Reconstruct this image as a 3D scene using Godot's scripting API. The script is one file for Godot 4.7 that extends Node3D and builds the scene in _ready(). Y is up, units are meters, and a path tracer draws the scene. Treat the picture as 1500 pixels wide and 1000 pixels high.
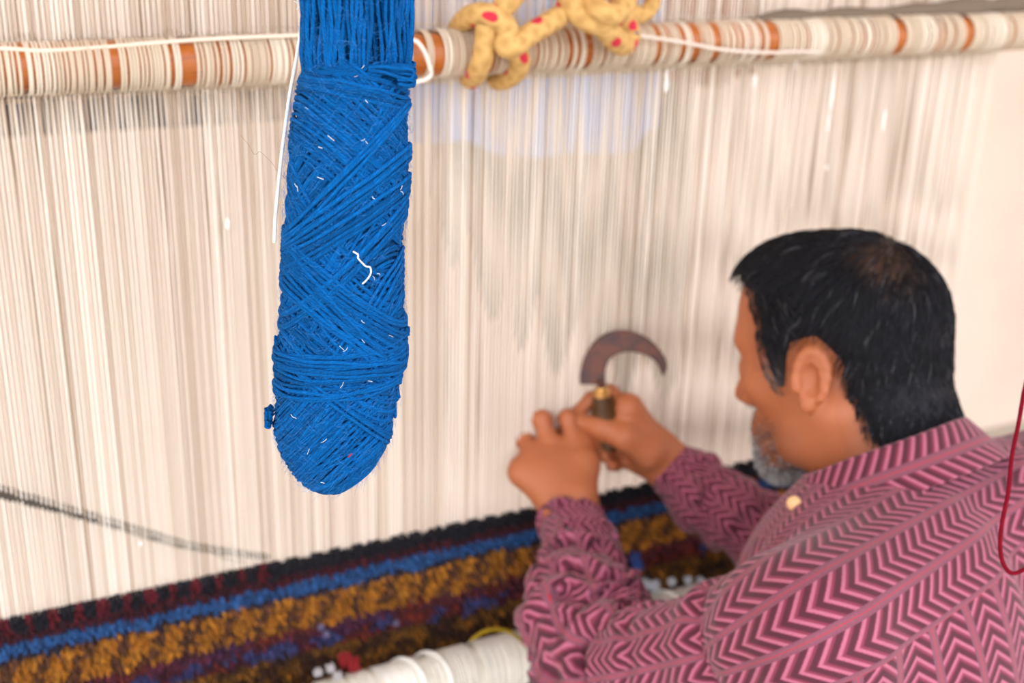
extends Node3D

# The photograph's lens: focal length in pixels of a 1500 x 1000 frame, and the camera's axes in the world
# (x runs along the loom, y is up, z comes from the loom's warp towards the camera; the warp stands at z = 0).
const FPX := 1842.0
const EYE := Vector3(0.0, 1.55, 1.07)
var cam_right := Vector3()
var cam_down := Vector3()
var cam_ahead := Vector3()
var names := {}
var rng := RandomNumberGenerator.new()


func set_axes() -> void:
	var h := Vector3(3870, -574, FPX).normalized()
	var d := Vector3(-135, 5000, FPX).normalized()
	d = (d - h * h.dot(d)).normalized()
	var n := h.cross(d)
	cam_right = Vector3(h.x, -d.x, -n.x)
	cam_down = Vector3(h.y, -d.y, -n.y)
	cam_ahead = Vector3(h.z, -d.z, -n.z)


func P(px: float, py: float, depth: float) -> Vector3:  # a point of the place, from where it shows and how far it is
	return EYE + (cam_right * (px - 750.0) + cam_down * (py - 500.0) + cam_ahead * FPX) * (depth / FPX)


func PZ(px: float, py: float, z: float) -> Vector3:  # the same, on the upright plane at z
	var r := cam_right * (px - 750.0) + cam_down * (py - 500.0) + cam_ahead * FPX
	return EYE + r * ((z - EYE.z) / r.z)


# ------------------------------------------------------------------ mesh building
class Buf:
	var v := PackedVector3Array()
	var n := PackedVector3Array()
	var uv := PackedVector2Array()
	var c := PackedColorArray()
	var i := PackedInt32Array()
	var tint := Color(1, 1, 1)

	func vert(p: Vector3, no: Vector3, t := Vector2.ZERO) -> int:
		v.append(p); n.append(no); uv.append(t); c.append(tint)
		return v.size() - 1

	func tri(a: int, b: int, d: int) -> void:  # turned so that its front faces along its normals
		if (v[b] - v[a]).cross(v[d] - v[a]).dot(n[a] + n[b] + n[d]) > 0.0:
			i.append(a); i.append(d); i.append(b)
		else:
			i.append(a); i.append(b); i.append(d)

	func flat(p: PackedVector3Array) -> void:  # a flat convex polygon, counter-clockwise seen from its front
		var no := (p[1] - p[0]).cross(p[2] - p[0]).normalized()
		var base := v.size()
		for q in p:
			vert(q, no, Vector2(q.x + q.z, q.y))
		for k in range(1, p.size() - 1):
			i.append(base); i.append(base + k + 1); i.append(base + k)

	func tube(pts: PackedVector3Array, rad, sides := 6, closed := false, vlen := 1.0, cap := true, start := Vector3.ZERO) -> void:
		var m := pts.size()
		if m < 2:
			return
		var base := v.size()
		var t0 := (pts[1] - pts[0]).normalized()
		if closed:
			t0 = (pts[1] - pts[m - 1]).normalized()
		var nn := start
		if nn == Vector3.ZERO:
			nn = Vector3.UP if absf(t0.y) < 0.8 else Vector3.RIGHT
		nn = (nn - t0 * nn.dot(t0)).normalized()
		var along := 0.0
		var rings := m + 1 if closed else m
		var cs := PackedFloat32Array()
		var sn := PackedFloat32Array()
		for k in sides + 1:
			cs.append(cos(TAU * k / sides)); sn.append(sin(TAU * k / sides))
		var many := rad is PackedFloat32Array
		for j in rings:
			var q := j % m
			var p := pts[q]
			var t: Vector3
			if closed:
				t = (pts[(q + 1) % m] - pts[(q + m - 1) % m]).normalized()
			else:
				t = (pts[mini(q + 1, m - 1)] - pts[maxi(q - 1, 0)]).normalized()
			nn = (nn - t * nn.dot(t)).normalized()
			var bb := t.cross(nn)
			if j > 0:
				along += p.distance_to(pts[(j - 1) % m])
			var r: float = rad[q] if many else rad
			for k in sides + 1:
				var o := nn * cs[k] + bb * sn[k]
				v.append(p + o * r); n.append(o); uv.append(Vector2(float(k) / sides, along / vlen)); c.append(tint)
		var w := sides + 1
		for j in rings - 1:
			for k in sides:
				var a := base + j * w + k
				i.append(a); i.append(a + w + 1); i.append(a + 1)
				i.append(a); i.append(a + w); i.append(a + w + 1)
		if cap and not closed:
			for e in 2:
				var p := pts[0] if e == 0 else pts[m - 1]
				var t := (pts[0] - pts[1]).normalized() if e == 0 else (pts[m - 1] - pts[m - 2]).normalized()
				var r: float = (rad[0] if e == 0 else rad[m - 1]) if many else rad
				var mid := vert(p + t * r * 0.5, t, Vector2(0.5, along / vlen))
				var row := base if e == 0 else base + (rings - 1) * w
				for k in sides:
					tri(mid, row + k, row + k + 1)

	func box(lo: Vector3, hi: Vector3, bev := 0.0) -> void:
		var ce := (lo + hi) * 0.5
		var s := (hi - lo) * 0.5
		var b := minf(bev, minf(s.x, minf(s.y, s.z)) * 0.9)
		var ax := [Vector3.RIGHT, Vector3.UP, Vector3.BACK]
		for a in 3:
			var e1: Vector3 = ax[(a + 1) % 3]
			var e2: Vector3 = ax[(a + 2) % 3]
			for sg in [-1.0, 1.0]:
				var no: Vector3 = ax[a] * sg
				var f := func(i1, i2): return ce + no * s[a] + e1 * (i1 * (s[(a + 1) % 3] - b)) + e2 * (i2 * (s[(a + 2) % 3] - b))
				if sg > 0:
					flat(PackedVector3Array([f.call(-1, -1), f.call(1, -1), f.call(1, 1), f.call(-1, 1)]))
				else:
					flat(PackedVector3Array([f.call(-1, -1), f.call(-1, 1), f.call(1, 1), f.call(1, -1)]))
		if b <= 0.0:
			return
		for a in 3:  # chamfers along axis a
			var p1 := (a + 1) % 3
			var p2 := (a + 2) % 3
			for s1 in [-1.0, 1.0]:
				for s2 in [-1.0, 1.0]:
					var no: Vector3 = (ax[p1] * s1 + ax[p2] * s2).normalized()
					var ids := []
					for u in [-1.0, 1.0]:
						var o: Vector3 = ce + ax[a] * (u * (s[a] - b))
						ids.append(vert(o + ax[p1] * (s1 * s[p1]) + ax[p2] * (s2 * (s[p2] - b)), no))
						ids.append(vert(o + ax[p1] * (s1 * (s[p1] - b)) + ax[p2] * (s2 * s[p2]), no))
					tri(ids[0], ids[1], ids[2]); tri(ids[1], ids[3], ids[2])
		for s0 in [-1.0, 1.0]:
			for s1 in [-1.0, 1.0]:
				for s2 in [-1.0, 1.0]:
					var no := Vector3(s0, s1, s2).normalized()
					var q := Vector3(s0 * (s.x - b), s1 * (s.y - b), s2 * (s.z - b)) + ce
					tri(vert(q + Vector3(s0 * b, 0, 0), no), vert(q + Vector3(0, s1 * b, 0), no), vert(q + Vector3(0, 0, s2 * b), no))

	func mesh(colors := false) -> ArrayMesh:
		var arr := []
		arr.resize(Mesh.ARRAY_MAX)
		arr[Mesh.ARRAY_VERTEX] = v
		arr[Mesh.ARRAY_NORMAL] = n
		arr[Mesh.ARRAY_TEX_UV] = uv
		if colors:
			arr[Mesh.ARRAY_COLOR] = c
		arr[Mesh.ARRAY_INDEX] = i
		var m := ArrayMesh.new()
		m.add_surface_from_arrays(Mesh.PRIMITIVE_TRIANGLES, arr)
		return m


func obj(called: String, m: Mesh, mt: Material, parent: Node = self) -> MeshInstance3D:
	var o := MeshInstance3D.new()
	o.name = numbered(called) if parent == self else called
	o.mesh = m
	o.material_override = mt
	o.cast_shadow = GeometryInstance3D.SHADOW_CASTING_SETTING_ON
	parent.add_child(o, true)
	if parent != self and o.name != called:  # a repeat among the parts of one thing
		var k := 1
		while parent.has_node("%s_%03d" % [called, k]) and parent.get_node("%s_%03d" % [called, k]) != o:
			k += 1
		o.name = "%s_%03d" % [called, k]
	return o


func numbered(called: String) -> String:
	if not names.has(called):
		names[called] = 0
		return called
	names[called] += 1
	return "%s_%03d" % [called, names[called]]


func thing(called: String, label: String, category: String, at := Vector3.ZERO, group := "") -> Node3D:
	var o := Node3D.new()
	o.name = numbered(called)
	add_child(o)
	o.position = at
	return tag(o, label, category, group)


func tag(o: Node3D, label: String, category: String, group := "") -> Node3D:
	o.set_meta("label", label)
	o.set_meta("category", category)
	if group:
		o.set_meta("group", group)
	return o


func struct(called: String, m: Mesh, mt: Material, label := "", category := "") -> MeshInstance3D:
	var o := obj(called, m, mt)
	o.set_meta("kind", "structure")
	if label:
		tag(o, label, category)
	return o


func mat(col: Color, rough := 0.8, metal := 0.0) -> StandardMaterial3D:
	var m := StandardMaterial3D.new()
	m.albedo_color = col
	m.roughness = rough
	m.metallic = metal
	return m


func c8(r: float, g: float, b: float) -> Color:
	return Color(r / 255.0, g / 255.0, b / 255.0)


func noise_tex(freq: float, sd: int, ramp: Array, size := 512, oct := 4) -> NoiseTexture2D:
	var nz := FastNoiseLite.new()
	nz.noise_type = FastNoiseLite.TYPE_SIMPLEX_SMOOTH
	nz.frequency = freq
	nz.seed = sd
	nz.fractal_octaves = oct
	var t := NoiseTexture2D.new()
	t.width = size
	t.height = size
	t.seamless = true
	t.noise = nz
	var g := Gradient.new()
	g.offsets = PackedFloat32Array(range(ramp.size()).map(func(k): return float(k) / (ramp.size() - 1)))
	g.colors = PackedColorArray(ramp)
	t.color_ramp = g
	return t


func curve(pts: Array, steps := 8, closed := false) -> PackedVector3Array:  # Catmull-Rom through points
	var out := PackedVector3Array()
	var m := pts.size()
	var last := m if closed else m - 1
	for k in last:
		var p0: Vector3 = pts[(k + m - 1) % m] if closed else pts[maxi(k - 1, 0)]
		var p1: Vector3 = pts[k]
		var p2: Vector3 = pts[(k + 1) % m]
		var p3: Vector3 = pts[(k + 2) % m] if closed else pts[mini(k + 2, m - 1)]
		for s in steps:
			var t := float(s) / steps
			out.append(p1.cubic_interpolate(p2, p0, p3, t))
	if not closed:
		out.append(pts[m - 1])
	return out


func _ready() -> void:
	set_axes()
	rng.seed = 7
	# camera
	var cam := Camera3D.new()
	cam.name = "camera"
	add_child(cam)
	cam.transform = Transform3D(Basis(cam_right, -cam_down, -cam_ahead), EYE)
	var lens := CameraAttributesPhysical.new()
	lens.frustum_focal_length = 24.0 * FPX / 1000.0
	lens.frustum_focus_distance = 0.725
	lens.frustum_near = 0.02
	lens.frustum_far = 100.0
	lens.exposure_aperture = 5.8
	cam.attributes = lens
	cam.fov = rad_to_deg(2.0 * atan(500.0 / FPX))
	cam.near = 0.02
	# sky and exposure
	var we := WorldEnvironment.new()
	we.name = "world_environment"
	var env := Environment.new()
	env.background_mode = Environment.BG_SKY
	var sky := Sky.new()
	var sm := ProceduralSkyMaterial.new()
	sm.sky_top_color = c8(208, 214, 226)
	sm.sky_horizon_color = c8(245, 240, 232)
	sm.ground_bottom_color = c8(170, 150, 128)
	sm.ground_horizon_color = c8(226, 214, 198)
	sm.sky_energy_multiplier = 1.0
	sky.sky_material = sm
	env.sky = sky
	env.tonemap_mode = Environment.TONE_MAPPER_LINEAR
	env.tonemap_exposure = 4.6
	env.sdfgi_enabled = true
	env.ssao_enabled = true
	env.ssil_enabled = true
	we.environment = env
	add_child(we)
	make_room()
	make_loom()
	make_carpet()
	make_background()
	make_skein()
	make_person()
	make_rope()
	make_small_things()


# ------------------------------------------------------------------ the workshop
func make_room() -> void:
	var plaster := mat(Color.WHITE, 0.9)
	plaster.albedo_texture = noise_tex(0.006, 3, [c8(232, 211, 197), c8(241, 222, 208), c8(245, 228, 216)])
	plaster.uv1_triplanar = true
	plaster.uv1_world_triplanar = true
	plaster.uv1_scale = Vector3.ONE * 0.4
	var stone := mat(Color.WHITE, 0.75)
	stone.albedo_texture = noise_tex(0.012, 5, [c8(170, 166, 156), c8(192, 188, 178), c8(204, 198, 188)])
	stone.uv1_triplanar = true
	stone.uv1_world_triplanar = true
	stone.uv1_scale = Vector3.ONE * 0.5
	var b := Buf.new()
	b.box(Vector3(-3.2, -0.2, -1.63), Vector3(4.7, 0.0, 4.3))
	struct("floor", b.mesh(), stone)
	b = Buf.new()
	b.box(Vector3(-3.2, 0, -1.63), Vector3(4.7, 3.2, -1.43))
	struct("wall_back", b.mesh(), plaster)
	b = Buf.new()
	b.box(Vector3(4.5, 0, -1.43), Vector3(4.7, 3.2, 4.3))
	struct("wall_right", b.mesh(), plaster)
	b = Buf.new()
	b.box(Vector3(-3.2, 0, -1.43), Vector3(-3.0, 3.2, -0.9))
	b.box(Vector3(-3.2, 2.7, -0.9), Vector3(-3.0, 3.2, 4.3))
	struct("wall_left", b.mesh(), plaster)
	b = Buf.new()
	b.box(Vector3(-3.2, 3.2, -1.63), Vector3(4.7, 3.4, 1.7))
	struct("ceiling", b.mesh(), plaster)
	b = Buf.new()
	b.box(Vector3(-30, -0.4, -20), Vector3(30, -0.2, 30))
	struct("ground", b.mesh(), mat(c8(196, 176, 150), 0.95))


func wood_mat(a: Color, b2: Color, c2: Color) -> StandardMaterial3D:
	var m := mat(Color.WHITE, 0.45)
	m.albedo_texture = noise_tex(0.02, 11, [a, b2, c2, b2], 256)
	m.uv1_triplanar = true
	m.uv1_scale = Vector3(1.5, 22, 22)
	return m


# ------------------------------------------------------------------ the loom
func make_loom() -> void:
	var timber := wood_mat(c8(120, 84, 50), c8(150, 108, 68), c8(172, 128, 84))
	timber.uv1_scale = Vector3(2, 2, 2)
	for s in [[-0.62, "loom post beyond the left edge of the warp"], [1.75, "loom post beyond the right edge of the warp"]]:
		var b := Buf.new()
		b.box(Vector3(s[0] - 0.05, 0, -0.10), Vector3(s[0] + 0.05, 1.925, 0.005), 0.006)
		tag(obj("loom_post", b.mesh(), timber), "upright timber " + s[1], "post")
	var ub := Buf.new()
	ub.tube(PackedVector3Array([Vector3(-0.72, 1.98, -0.05), Vector3(0.5, 1.98, -0.05), Vector3(1.85, 1.98, -0.05)]), 0.055, 20)
	tag(obj("upper_beam", ub.mesh(), timber), "round timber beam above the frame that carries the warp", "beam")

	# the warp: single threads, two layers that meet at the weaving line
	var cottons := []
	for k in 8:
		var t := sqrt(k / 7.0)
		cottons.append(mat(c8(192, 173, 153).lerp(c8(251, 241, 229), t), 0.85))
	var warp := thing("warp", "cream cotton warp threads stretched upright on the loom behind the weaver's hands", "warp", Vector3(0.0, 0.915, 0.0))
	var b := Buf.new()
	b.tube(PackedVector3Array([Vector3(0, -0.02, 0), Vector3(0, 0.25, 0), Vector3(0, 0.55, 0), Vector3(0, 1.06, 0)]), 0.00092, 5, false, 1.0, false)
	var one := b.mesh()
	var rest := Buf.new()
	var pitch := 0.0039
	var count := 0
	var x := -0.42
	var drift := FastNoiseLite.new()
	drift.frequency = 14.0
	drift.seed = 4
	var drift2 := FastNoiseLite.new()
	drift2.frequency = 90.0
	drift2.seed = 9
	var tan := Buf.new()
	var edges := [-0.5]   # where the leashes part the threads into groups
	while edges[-1] < 1.3:
		edges.append(edges[-1] + rng.randf_range(0.014, 0.040))
	var part := func(at: float) -> Vector2:   # the pull towards the group's middle, and how near its edge a thread stands
		for k in edges.size() - 1:
			if at < edges[k + 1]:
				var w: float = edges[k + 1] - edges[k]
				var f: float = (at - edges[k]) / w - 0.5
				return Vector2(-f * 0.0024, absf(f) * w - w * 0.5 + 0.0028)
		return Vector2.ZERO
	while x < 1.157:
		# the threads bunch and part towards the top, where the leashes gather them
		var shift: float = part.call(x).x + drift.get_noise_1d(x) * 0.003 + drift2.get_noise_1d(x) * 0.0016 + rng.randf_range(-0.0006, 0.0006)
		var lean := 0.010 * (x - 0.55) / 0.6
		if x > 0.018 and count < 300:
			var o := obj("warp_thread", one, cottons[rng.randi_range(0, 7)], warp)
			var top := Vector3(x + shift + lean, 1.99, 0.006) - Vector3(x, 0.915, 0.001)
			o.transform = Transform3D(Basis(Vector3.RIGHT * rng.randf_range(0.8, 1.2), top / 1.06, Vector3.BACK), Vector3(x, 0.0, 0.001))
			count += 1
		else:
			rest.tube(PackedVector3Array([Vector3(x, -0.02, 0.001), Vector3(x + shift + lean, 1.07, 0.006)]), 0.00092, 4, false, 1.0, false)
		var xb := x + pitch * 0.5
		var sb: float = part.call(xb).x * 0.4 + drift.get_noise_1d(xb) * 0.003 + drift2.get_noise_1d(xb + 3.0) * 0.002 + rng.randf_range(-0.0007, 0.0007)
		var into: Buf = tan if part.call(xb).y > 0.0 and rng.randf() < 0.45 else rest
		into.tube(PackedVector3Array([Vector3(xb, -0.02, -0.001), Vector3(xb + sb * 0.6, 0.30, -0.014), Vector3(xb + sb + lean, 0.50, -0.024), Vector3(xb + sb + lean, 1.07, -0.05)]), 0.0009, 4, false, 1.0, false)
		x += pitch
	obj("rear_threads", rest.mesh(), cottons[3], warp).set_meta("kind", "stuff")
	obj("tan_shade_threads", tan.mesh(), mat(c8(160, 134, 106), 0.9), warp).set_meta("kind", "stuff")  # the tan stands in for shade on rear threads at the gaps
	# little cotton slubs caught on the threads
	for s in [[333, 327, 7, 9], [1218, 135, 7, 40], [1212, 180, 6, 18], [975, 118, 8, 22], [1104, 118, 8, 14], [1165, 90, 5, 16], [1293, 175, 6, 24], [960, 70, 7, 20], [1210, 245, 4, 6], [205, 795, 5, 5]]:
		var kb := Buf.new()
		var c := PZ(s[0], s[1], 0.006)
		var w: float = s[2] * 0.00032
		var hh: float = s[3] * 0.00055
		var pp := PackedVector3Array()
		var rr := PackedFloat32Array()
		for k in 9:
			var t := k / 8.0 * 2.0 - 1.0
			pp.append(c - warp.position + Vector3(rng.randf_range(-0.0006, 0.0006), -t * hh, 0.001))
			rr.append(maxf(0.0003, w * sqrt(1.0 - t * t) * rng.randf_range(0.75, 1.1)))
		kb.tube(pp, rr, 8)
		obj("cotton_slub", kb.mesh(), mat(c8(252, 250, 246), 0.95), warp)

	# the leash rod with its windings
	var c0 := PZ(0, 102, 0.028)
	var ry := c0.y
	var rz := 0.028
	var rod := thing("leash_rod", "varnished brown wooden rod wound with pale cotton rings across the warp", "rod", Vector3(0.0, ry, rz))
	var rw := mat(Color.WHITE, 0.35)
	rw.albedo_texture = noise_tex(0.02, 21, [c8(150, 78, 22), c8(176, 98, 34), c8(140, 68, 16)], 256)
	rw.uv1_triplanar = true
	rw.uv1_scale = Vector3(3, 30, 30)
	b = Buf.new()
	var rp := PackedVector3Array()
	for k in 30:
		rp.append(Vector3(-0.68 + k * 0.0875, 0.0015 * sin(k * 0.9), 0))
	b.tube(rp, 0.0186, 24)
	obj("wood", b.mesh(), rw, rod)
	var gaps := [[34, 40], [77, 84], [165, 178], [252, 257], [264, 290], [319, 327], [334, 342], [355, 360], [376, 381], [395, 400], [424, 427], [604, 628], [633, 652], [663, 668], [832, 840], [846, 853], [857, 870], [961, 971], [996, 1004], [1012, 1028], [1045, 1058], [1078, 1082], [1112, 1120], [1127, 1142], [1182, 1185], [1211, 1214], [1248, 1252], [1258, 1263], [1283, 1287], [1316, 1328], [1350, 1353], [1372, 1377], [1414, 1427], [1447, 1449], [1472, 1474]]
	var gx := []
	for g in gaps:
		gx.append([PZ(g[0], 100 - g[0] * 0.038, 0.045).x, PZ(g[1], 100 - g[1] * 0.038, 0.045).x])
	var ring_mats := [mat(c8(214, 198, 176), 0.85), mat(c8(224, 212, 194), 0.85), mat(c8(208, 190, 168), 0.85)]
	var rx := -0.45
	var gi := 0
	var band := Buf.new()
	var bands := 0
	while rx < 1.35:
		if gi < gx.size() and rx > gx[gi][0]:
			if band.v.size():
				obj("leash_winding", band.mesh(), ring_mats[bands % 3], rod)
				bands += 1
			band = Buf.new()
			rx = gx[gi][1]
			gi += 1
			continue
		var pp := PackedVector3Array()
		var tilt := rng.randf_range(-0.05, 0.05)
		var r0 := 0.0196 + rng.randf_range(0.0, 0.0006)
		for k in 20:
			var a := TAU * k / 20.0
			pp.append(Vector3(rx + tilt * sin(a) * 0.02 + 0.0009 * k / 20.0, cos(a) * r0, sin(a) * r0))
		band.tube(pp, rng.randf_range(0.00112, 0.00136), 6, true)
		if rng.randf() < (0.03 if rx < 0.6 else 0.10):  # the wood shows between two rings
			rx += 0.0024
		rx += rng.randf_range(0.0026, 0.0034)
	obj("leash_winding", band.mesh(), ring_mats[bands % 3], rod)
	# the leash threads that run from the rod to the rear layer
	b = Buf.new()
	rx = -0.45
	while rx < 1.157:
		b.tube(PackedVector3Array([Vector3(rx, 0.020, -0.004), Vector3(rx, 0.012, -0.04), Vector3(rx + 0.0005, 0.02, -0.058)]), 0.0008, 4, false, 1.0, false)
		b.tube(PackedVector3Array([Vector3(rx, -0.020, -0.004), Vector3(rx, -0.03, -0.04), Vector3(rx + 0.0005, -0.035, -0.054)]), 0.0008, 4, false, 1.0, false)
		rx += pitch
	obj("leash_thread", b.mesh(), ring_mats[0], rod).set_meta("kind", "stuff")
	# a thinner lease stick, grey with lint, behind and above the rod's right end
	var ls := thing("lease_stick", "thin grey lint-covered stick on the warp just above the rod's right end", "stick", PZ(1350, 10, 0.020))
	b = Buf.new()
	var lp := PackedVector3Array()
	var lr := PackedFloat32Array()
	for k in 40:
		lp.append(Vector3(-0.22 + k * 0.018, 0.0006 * k - 0.012, 0.0))
		lr.append(0.0065 + 0.006 * absf(sin(k * 0.7)) * absf(sin(k * 0.23 + 1.0)))
	b.tube(lp, lr, 12)
	obj("stick", b.mesh(), mat(c8(112, 98, 84), 0.9), ls)
	# the white cord lying along the rod's underside
	b = Buf.new()
	b.tube(curve([PZ(935, 52, 0.055), PZ(1000, 62, 0.056), PZ(1060, 73, 0.055), PZ(1125, 77, 0.054), PZ(1180, 76, 0.048), PZ(1300, 80, 0.02)], 8), 0.0017, 6)
	tag(obj("pale_cord", b.mesh(), mat(c8(226, 212, 200), 0.9)), "pale cord lying along the underside of the wound rod", "cord")
	b = Buf.new()
	b.tube(curve([PZ(-80, 76, 0.040), PZ(0, 71, 0.040), PZ(60, 74, 0.042), PZ(140, 70, 0.040), PZ(235, 62, 0.040), PZ(330, 56, 0.042), PZ(430, 52, 0.040), PZ(520, 48, 0.04)], 8), 0.0017, 6)
	tag(obj("pale_cord", b.mesh(), mat(c8(232, 218, 200), 0.9)), "pale cord lying along the top of the wound rod, left of the skein", "cord")


# ------------------------------------------------------------------ the carpet on the loom
func make_carpet() -> void:
	var carpet := thing("carpet", "half-woven carpet with black, blue and gold pile bands below the warp", "carpet", Vector3(0, 0.45, 0))
	var b := Buf.new()
	b.box(Vector3(-0.45, 0.0, -0.007), Vector3(1.158, 0.458, 0.002), 0.001)
	var back := mat(c8(60, 34, 30), 0.95)
	obj("ground_weave", b.mesh(), back, carpet)
	# one knot of pile: a short tuft leaning down
	var tuft := Buf.new()
	tuft.tube(PackedVector3Array([Vector3(0, 0, 0), Vector3(0, -0.0008, 0.005), Vector3(0.0002, -0.0024, 0.0085)]), PackedFloat32Array([0.0016, 0.0020, 0.0012]), 5)
	var mm := MultiMesh.new()
	mm.transform_format = MultiMesh.TRANSFORM_3D
	mm.use_colors = true
	mm.mesh = tuft.mesh()
	var nz := FastNoiseLite.new()
	nz.seed = 12
	nz.frequency = 26.0
	var nf := FastNoiseLite.new()
	nf.seed = 33
	nf.frequency = 110.0
	var px := 0.0033
	var py := 0.0034
	var nx := int(1.26 / px)
	var ny := 104
	var tr := []
	var co := []
	var ink := c8(14, 13, 24)
	var wine := c8(84, 6, 22)
	var blue := c8(30, 70, 122)
	var gold := c8(166, 104, 26)
	var gold_deep := c8(112, 72, 22)
	var rust := c8(112, 40, 28)
	var plum := c8(70, 34, 70)
	for r in ny:
		for k in nx:
			var x := -0.1 + k * px
			var y := r * py  # metres below the weaving line
			var w := 0.006 * nz.get_noise_2d(x * 0.5, y) + 0.003 * nf.get_noise_2d(x, y * 2.0)
			var yy := y + w * 0.6
			var tooth := fposmod(x, 0.0215) / 0.0215
			if r == 0 and tooth > 0.62 and x > 0.285:
				continue
			var c: Color
			if yy < 0.0125:
				c = ink if tooth < 0.62 or x > 0.29 else wine
			elif yy < 0.023:
				c = wine.lerp(ink, 0.35 + 0.4 * nf.get_noise_2d(x * 2.0, y))
			elif yy < 0.037:
				c = blue.lerp(c8(46, 92, 148), 0.5 + nf.get_noise_2d(x, y))
			elif yy < 0.041:
				c = c8(40, 34, 50)
			elif yy < 0.076:
				var lob := sin(x * TAU / 0.034 + y * 90.0) * 0.5 + nf.get_noise_2d(x * 0.8, y * 0.8)
				c = gold if lob > -0.2 else gold_deep.lerp(plum, 0.3)
				if lob > 0.6:
					c = c8(190, 126, 38)
			elif yy < 0.088:
				c = plum.lerp(rust, 0.5 + 0.9 * nz.get_noise_2d(x * 0.7, y + 2.0))
			elif yy < 0.104:
				var q := nz.get_noise_2d(x * 0.9 + 5.0, y)
				c = c8(60, 60, 106) if q > 0.1 else (rust if q < -0.15 else c8(76, 26, 40))
			elif yy < 0.15:
				var q2 := nz.get_noise_2d(x * 0.8 + 9.0, y * 1.4)
				c = gold_deep if q2 > -0.1 else c8(70, 40, 22)
				if q2 > 0.32:
					c = gold
			else:
				c = c8(66, 30, 34) if nz.get_noise_2d(x, y) > 0.0 else c8(50, 44, 60)
			var v := rng.randf_range(0.75, 1.15)
			co.append(Color(c.r * v, c.g * v, c.b * v).srgb_to_linear())
			var sz := rng.randf_range(0.85, 1.2)
			var bs := Basis.from_euler(Vector3(rng.randf_range(-0.35, 0.3), rng.randf_range(-0.35, 0.35), rng.randf() * TAU * 0.0)).scaled(Vector3(sz, sz, sz * (1.0 if yy < 0.041 else rng.randf_range(0.9, 1.6))))
			tr.append(Transform3D(bs, Vector3(x + rng.randf_range(-0.0007, 0.0007), 0.4635 - y + rng.randf_range(-0.0006, 0.0006), 0.001)))
	mm.instance_count = tr.size()
	for k in tr.size():
		mm.set_instance_transform(k, tr[k])
		mm.set_instance_color(k, co[k])
	var pile := MultiMeshInstance3D.new()
	pile.name = "pile"
	pile.multimesh = mm
	var pm := mat(Color.WHITE, 0.95)
	pm.vertex_color_use_as_albedo = true
	pile.material_override = pm
	pile.set_meta("kind", "stuff")
	carpet.add_child(pile)

	# the lower beam, wound with the pale ends of the warp
	var beam := thing("cloth_beam", "round lower beam wound with white cotton in front of the carpet", "beam", PZ(740, 968, 0.075))
	var bm := mat(Color.WHITE, 0.8)
	bm.albedo_texture = noise_tex(0.03, 8, [c8(196, 188, 172), c8(222, 216, 202), c8(234, 230, 220)], 256)
	bm.uv1_triplanar = true
	bm.uv1_scale = Vector3.ONE * 6.0
	b = Buf.new()
	var pp := PackedVector3Array()
	var rr := PackedFloat32Array()
	for k in 80:
		pp.append(Vector3(-1.1 + k * 0.028, 0, 0))
		rr.append(0.0262 + 0.0012 * sin(k * 1.3) + 0.0008 * sin(k * 3.1))
	b.tube(pp, rr, 28)
	obj("roll", b.mesh(), bm, beam)
	var rx := -0.6
	var bands := 0
	while rx < 0.75:
		b = Buf.new()
		var nrings := rng.randi_range(10, 26)
		for q in nrings:
			var rp := PackedVector3Array()
			var tl := rng.randf_range(-0.1, 0.1)
			for k in 24:
				var a := TAU * k / 24.0
				rp.append(Vector3(rx + tl * 0.03 * sin(a), cos(a) * 0.0277, sin(a) * 0.0277))
			b.tube(rp, 0.0009, 5, true)
			rx += rng.randf_range(0.0019, 0.0026)
		obj("winding", b.mesh(), mat(c8(222, 214, 198).lerp(c8(240, 236, 228), rng.randf()), 0.85), beam)
		rx += rng.randf_range(0.004, 0.012)
	for px2 in [603, 640, 860, 990]:  # thicker cords round the roll
		b = Buf.new()
		var cx := PZ(px2, 1000 - (px2 - 500) * 0.25, 0.09).x - beam.position.x
		var rp := PackedVector3Array()
		for k in 28:
			var a := TAU * k / 28.0
			rp.append(Vector3(cx + 0.012 * sin(a + 0.5), cos(a) * 0.0295, sin(a) * 0.0295))
		b.tube(rp, 0.0020, 7, true)
		obj("cord", b.mesh(), mat(c8(236, 232, 224), 0.85), beam)


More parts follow.
